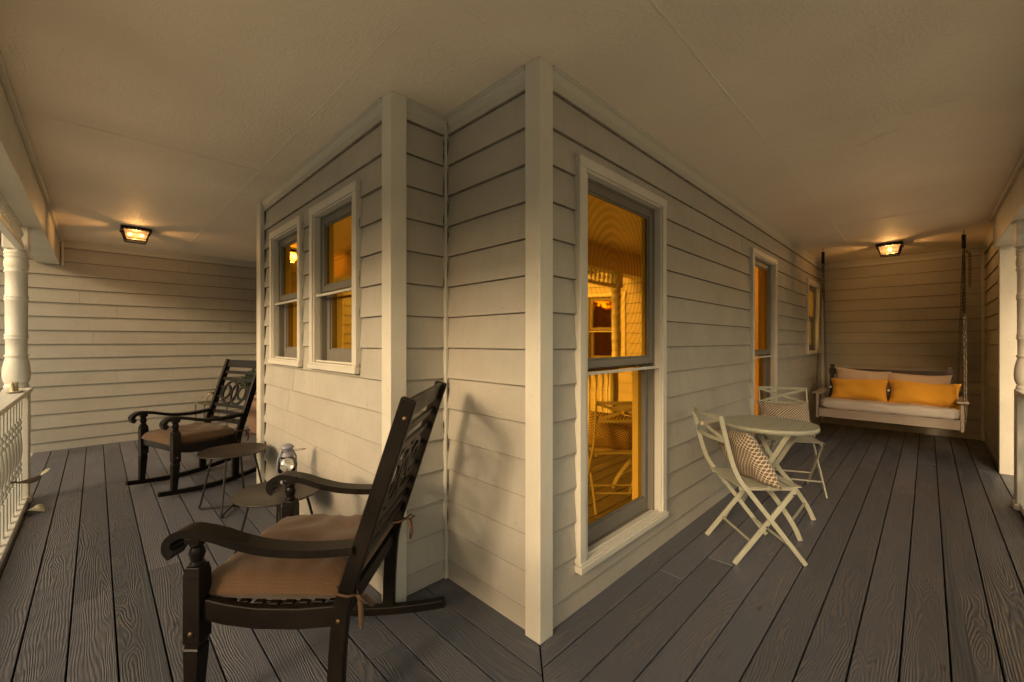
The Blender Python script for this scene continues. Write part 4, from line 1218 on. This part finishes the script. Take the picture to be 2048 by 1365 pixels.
# ------------------------------------------------------------------ ceiling lights
def ceiling_light():
    root = thing('ceiling_light', 'square bronze ceiling lantern with lit bulbs', 'ceiling light', (0, 0, H), 0, 'square bronze porch ceiling lights')
    T, Bt = .125, .082; z0, z1 = -.030, -.140
    mb = MB().box(-T, T, -T, T, -.026, -.0008)
    mb.build('canopy', M['bronze'], root, bevel=.003)
    mb = MB()
    for s in (-1, 1):      # scalloped apron below the canopy
        for ax in (0, 1):
            n = 8
            for i in range(n):
                a = -T + 2 * T * (i + .5) / n
                if ax: mb.box(a - .0145, a + .0145, s * T - .002, s * T + .002, -.038, -.0262)
                else: mb.box(s * T - .002, s * T + .002, a - .0145, a + .0145, -.038, -.0262)
    mb.build('scalloped_trim', M['bronze'], root)
    mb = MB()
    for sx in (-1, 1):
        for sy in (-1, 1):
            mb.bar((sx * (T - .012), sy * (T - .012), -.026), (sx * Bt, sy * Bt, z1), .011, .011)
    for s in (-1, 1):
        mb.bar((-Bt, s * Bt, z1), (Bt, s * Bt, z1), .011, .011); mb.bar((s * Bt, -Bt, z1), (s * Bt, Bt, z1), .0115, .0115)
        mb.bar((-Bt - .006, s * (Bt + .006), z1 + .022), (Bt + .006, s * (Bt + .006), z1 + .022), .004, .006)
        mb.bar((s * (Bt + .006), -Bt - .006, z1 + .022), (s * (Bt + .006), Bt + .006, z1 + .022), .004, .006)
    mb.build('frame', M['bronze'], root, bevel=.001, seg=1)
    a = T - .014; c = Bt
    gl = MB()
    gl.add([(-a, -a, -.03), (a, -a, -.03), (a, a, -.03), (-a, a, -.03), (-c, -c, z1), (c, -c, z1), (c, c, z1), (-c, c, z1)],
           [(0, 1, 5, 4), (1, 2, 6, 5), (2, 3, 7, 6), (3, 0, 4, 7), (4, 5, 6, 7)])
    gl.build('glass_panels', M['glass_warm'], root)
    for s in (-1, 1):
        d = Vector((.7, .7, 0)) * 0 + Vector((s, 0, 0))
        mb = MB().tube([(s * .012, 0, -.05), (s * .032, 0, -.056)], .010, 10)
        mb.build('socket', M['bronze'], root)
        pts = [(s * .032, 0, -.056), (s * .045, 0, -.062), (s * .060, 0, -.068), (s * .070, 0, -.072)]
        MB().tube(pts, [.008, .017, .016, .004], 12).build('bulb', M['bulb'], root)
    ld = bpy.data.lights.new('bulb_light', 'POINT'); ld.energy = 3.2; ld.color = (1.0, .56, .22); ld.shadow_soft_size = .07
    lo = bpy.data.objects.new('bulb_light', ld); COL.objects.link(lo); lo.parent = root; lo.location = (0, 0, -.085)
    return root
cl = ceiling_light(); cl.location = (.306, 6.12, H)
cl['label'] = 'lit square ceiling light at the left end, above the far rocker'
cl2 = copy_tree(cl); cl2.location = (7.10, .34, H)
cl2['label'] = 'lit square ceiling light above the porch swing'

# ------------------------------------------------------------------ potted shrub and floor lantern in the entry recess
pt = thing('potted_shrub', 'round clipped green shrub in a terracotta pot behind the far rocker', 'plant', (1.68, 6.80, 0))
MB().lathe([(0, .002), (.13, .002), (.135, .02), (.15, .10), (.185, .30), (.20, .44), (.205, .50), (.225, .505), (.228, .555), (.215, .560), (.205, .555), (.19, .52), (0, .515)], n=32).build('pot', M['terracotta'], pt)
MB().lathe([(0, .52), (.185, .522), (.18, .535), (0, .54)], n=20).build('soil', M['soil'], pt)
rn = random.Random(5); mb = MB()
for i in range(5200):
    th = rn.uniform(0, 2 * math.pi); cz_ = rn.uniform(-.75, 1); rr = (.185 + .03 * math.sin(5 * th) * math.cos(3 * cz_)) * rn.uniform(.72, 1.05)
    s_ = math.sqrt(1 - cz_ * cz_); c = Vector((rr * 1.25 * s_ * math.cos(th), rr * 1.25 * s_ * math.sin(th), .73 + rr * cz_ * .95))
    a = Vector((rn.uniform(-1, 1), rn.uniform(-1, 1), rn.uniform(-1, 1))).normalized(); b = a.orthogonal().normalized(); l = rn.uniform(.010, .018)
    mb.add([c - a * l, c + b * l * .45, c + a * l, c - b * l * .45], [(0, 1, 2, 3)])
mb.build('foliage', M['leaf_dark'], pt)
MB().tube([(0, 0, .52), (.01, 0, .62), (0, .01, .74)], .012, 8).build('stem', M['bark'], pt)
flt = thing('floor_lantern', 'tall glass and brass floor lantern beside the far wall', 'lantern', (1.065, 6.62, 0), R(12))
mb = MB(); a = .13
for sx in (-1, 1):
    for sy in (-1, 1):
        mb.bar((sx * a, sy * a, 0), (sx * a, sy * a, .50), .012, .012)
        mb.bar((sx * a, sy * a, .50), (sx * .035, sy * .035, .62), .010, .010)
for s in (-1, 1):
    for z in (.012, .25, .50):
        mb.bar((-a, s * a, z), (a, s * a, z), .012, .010); mb.bar((s * a, -a, z), (s * a, a, z), .0115, .0105)
mb.build('frame', M['brass'], flt)
MB().box(-a + .004, a - .004, -a + .004, a - .004, .018, .495).build('glass_panels', M['glass'], flt)
MB().lathe([(.05, .615), (.045, .63), (.02, .645), (0, .648)], n=16).build('cap', M['brass'], flt)
MB().lathe([(0, .019), (.035, .02), (.035, .17), (0, .172)], n=20).build('candle', M['cream'], flt)

# ------------------------------------------------------------------ small metal pieces at the left railing
rt = thing('rail_fitting', 'cream metal fitting with an upright pipe, lying on the rail top by the left column', 'fitting', (-.425, 4.72, .936), R(0))
MB().tube([(0, 0, .0), (0, 0, .075)], .022, 20).build('pipe', M['cream'], rt)
mb = MB().strip([(-.115, .010), (-.06, .006), (0, .006), (.07, .006), (.12, .010)], .004, -.035, .035)
mb.build('flange', M['cream'], rt, bevel=.001)
mb = MB(); mb.add([(0, -.02, .01), (0, -.10, .012), (0, -.15, .075), (0, -.12, .085), (0, -.03, .05), (.006, -.02, .01), (.006, -.10, .012), (.006, -.15, .075), (.006, -.12, .085), (.006, -.03, .05)],
       [(4, 3, 2, 1, 0), (5, 6, 7, 8, 9), (0, 1, 6, 5), (1, 2, 7, 6), (2, 3, 8, 7), (3, 4, 9, 8), (4, 0, 5, 9)])
mb.build('fin', M['cream'], rt)
lf = thing('metal_leaf', 'curled leaf-shaped metal piece sticking out between the balusters', 'ornament', (-.405, 4.50, .325), R(35))
def leafplate(L_, w, curl, tw, n=14):
    vs = []; fs = []
    for i in range(n + 1):
        t = i / n; ww = w * math.sin(math.pi * min(.98, max(.03, t))) ** .7; x = L_ * t; z = curl * math.sin(math.pi * t)
        a = tw * t
        for (q, th) in ((-1, 0), (0, -.006), (1, 0), (1, .002), (0, -.004), (-1, .002)):
            vs.append((x, q * ww * math.cos(a), z + q * ww * math.sin(a) + th))
    for i in range(n):
        for k in range(6): fs.append((6 * i + k, 6 * i + 6 + k, 6 * i + 6 + (k + 1) % 6, 6 * i + (k + 1) % 6))
    fs += [tuple(range(6)), tuple(range(6 * n, 6 * n + 6))[::-1]]
    return MB().add(vs, fs, True)
leafplate(.15, .026, -.02, R(50)).build('blade', M['creamrib'], lf)
lb2 = leafplate(.075, .014, .0, R(20)).build('tip', M['cream'], lf); lb2.location = (.145, 0, .004); lb2.rotation_euler = (0, R(-28), R(15))
MB().tube([(-.03, 0, .004), (.012, 0, .0)], .006, 8).build('stalk', M['darksteel'], lf)
sh = thing('curved_plate', 'small cream curved metal plate at the foot of the left column', 'fitting', (-.385, 4.86, .004), R(-30))
leafplate(.12, .05, .035, R(12)).build('shell', M['cream'], sh)

# ------------------------------------------------------------------ garden trees beyond the porch
def tree(x, y, h, seed, label):
    rn = random.Random(seed)
    r = thing('tree', label, 'tree', (x, y, -.62), rn.uniform(0, 6), 'garden trees beyond the porch')
    mb = MB().tube([(0, 0, 0), (.05, .02, h * .2), (-.04, .05, h * .45), (.02, 0, h * .75)], [.20, .15, .11, .04], 10)
    cl_ = []
    for k in range(9):
        a = rn.uniform(0, 6.28); zz = h * rn.uniform(.42, .8); rr = h * rn.uniform(.12, .27)
        e = Vector((rr * math.cos(a), rr * math.sin(a), zz + h * .08)); cl_.append(e)
        mb.tube([(0, 0, zz - h * .12), e * .5 + Vector((0, 0, zz * .5 - h * .02)), e], [.06, .04, .015], 7)
    mb.build('trunk', M['bark'], r)
    cl_ += [Vector((0, 0, h * .85)), Vector((.3, .2, h * .7))]
    lf_ = MB()
    for e in cl_:
        R_ = h * rn.uniform(.11, .18)
        for i in range(230):
            d = Vector((rn.gauss(0, 1), rn.gauss(0, 1), rn.gauss(0, .8))).normalized() * R_ * rn.uniform(.3, 1.1)
            c = e + d; a = Vector((rn.uniform(-1, 1), rn.uniform(-1, 1), rn.uniform(-1, 1))).normalized(); b = a.orthogonal().normalized(); l = rn.uniform(.08, .16)
            lf_.add([c - a * l, c + b * l * .5, c + a * l, c - b * l * .5], [(0, 1, 2, 3)])
    lf_.build('crown', M['leaf'], r)
for i, (x, y, h) in enumerate(((4, -14, 7), (11, -17, 8.5), (-5, -18, 8), (-14, 22, 9), (18, -10, 7.5))):
    tree(x, y, h, 40 + i, ['garden tree opposite the front steps', 'tallest tree to the right of the front lawn', 'tree at the corner of the front lawn', 'tree far beyond the left end of the porch', 'tree past the side wing'][i])

# unseen leafy screens added to block low sky light
def blocker_hedge(x0, x1, y0, y1, h, seed, label):
    rn = random.Random(seed)
    r = thing('blocker_hedge', label, 'blocker_hedge', ((x0 + x1) / 2, (y0 + y1) / 2, -.62), 0, 'added hedges blocking low sky light')
    hx, hy = (x1 - x0) / 2, (y1 - y0) / 2
    MB().box(-hx + .35, hx - .35, -hy + .35, hy - .35, 0, h - .4).build('twig_core', M['bark'], r)
    mb = MB(); area = 2 * (hx + hy) * h * 2 + 4 * hx * hy
    for i in range(int(area * 26)):
        f = rn.random() * area
        if f < 4 * hx * hy: c = Vector((rn.uniform(-hx, hx), rn.uniform(-hy, hy), h))
        elif rn.random() < hy / (hx + hy): c = Vector((rn.choice((-hx, hx)), rn.uniform(-hy, hy), rn.uniform(0, h)))
        else: c = Vector((rn.uniform(-hx, hx), rn.choice((-hy, hy)), rn.uniform(0, h)))
        k = .28 * math.sin(c.x * .9 + seed) * math.cos(c.y * .7) + .15 * math.sin(c.y * 2.3 + c.z)
        c += Vector((rn.gauss(0, .16) + k, rn.gauss(0, .16), rn.gauss(0, .16) + k * (c.z / h)))
        a = Vector((rn.uniform(-1, 1), rn.uniform(-1, 1), rn.uniform(-1, 1))).normalized(); b = a.orthogonal().normalized(); l = rn.uniform(.10, .22)
        mb.add([c - a * l, c + b * l * .55, c + a * l, c - b * l * .55], [(0, 1, 2, 3)])
    mb.build('foliage', M['leaf'], r)
blocker_hedge(-13.5, -12, -20, 26, 4.7, 3, 'added leafy screen beyond the left railing, blocking low sky light')
blocker_hedge(-12, 22, -21.5, -20, 5.0, 4, 'added leafy screen beyond the front railing, blocking low sky light')

SC.render.engine = 'CYCLES'
SC.cycles.max_bounces = 8
SC.cycles.diffuse_bounces = 5
SC.cycles.transparent_max_bounces = 12
SC.cycles.sample_clamp_indirect = 4
SC.cycles.caustics_reflective = False
SC.cycles.caustics_refractive = False
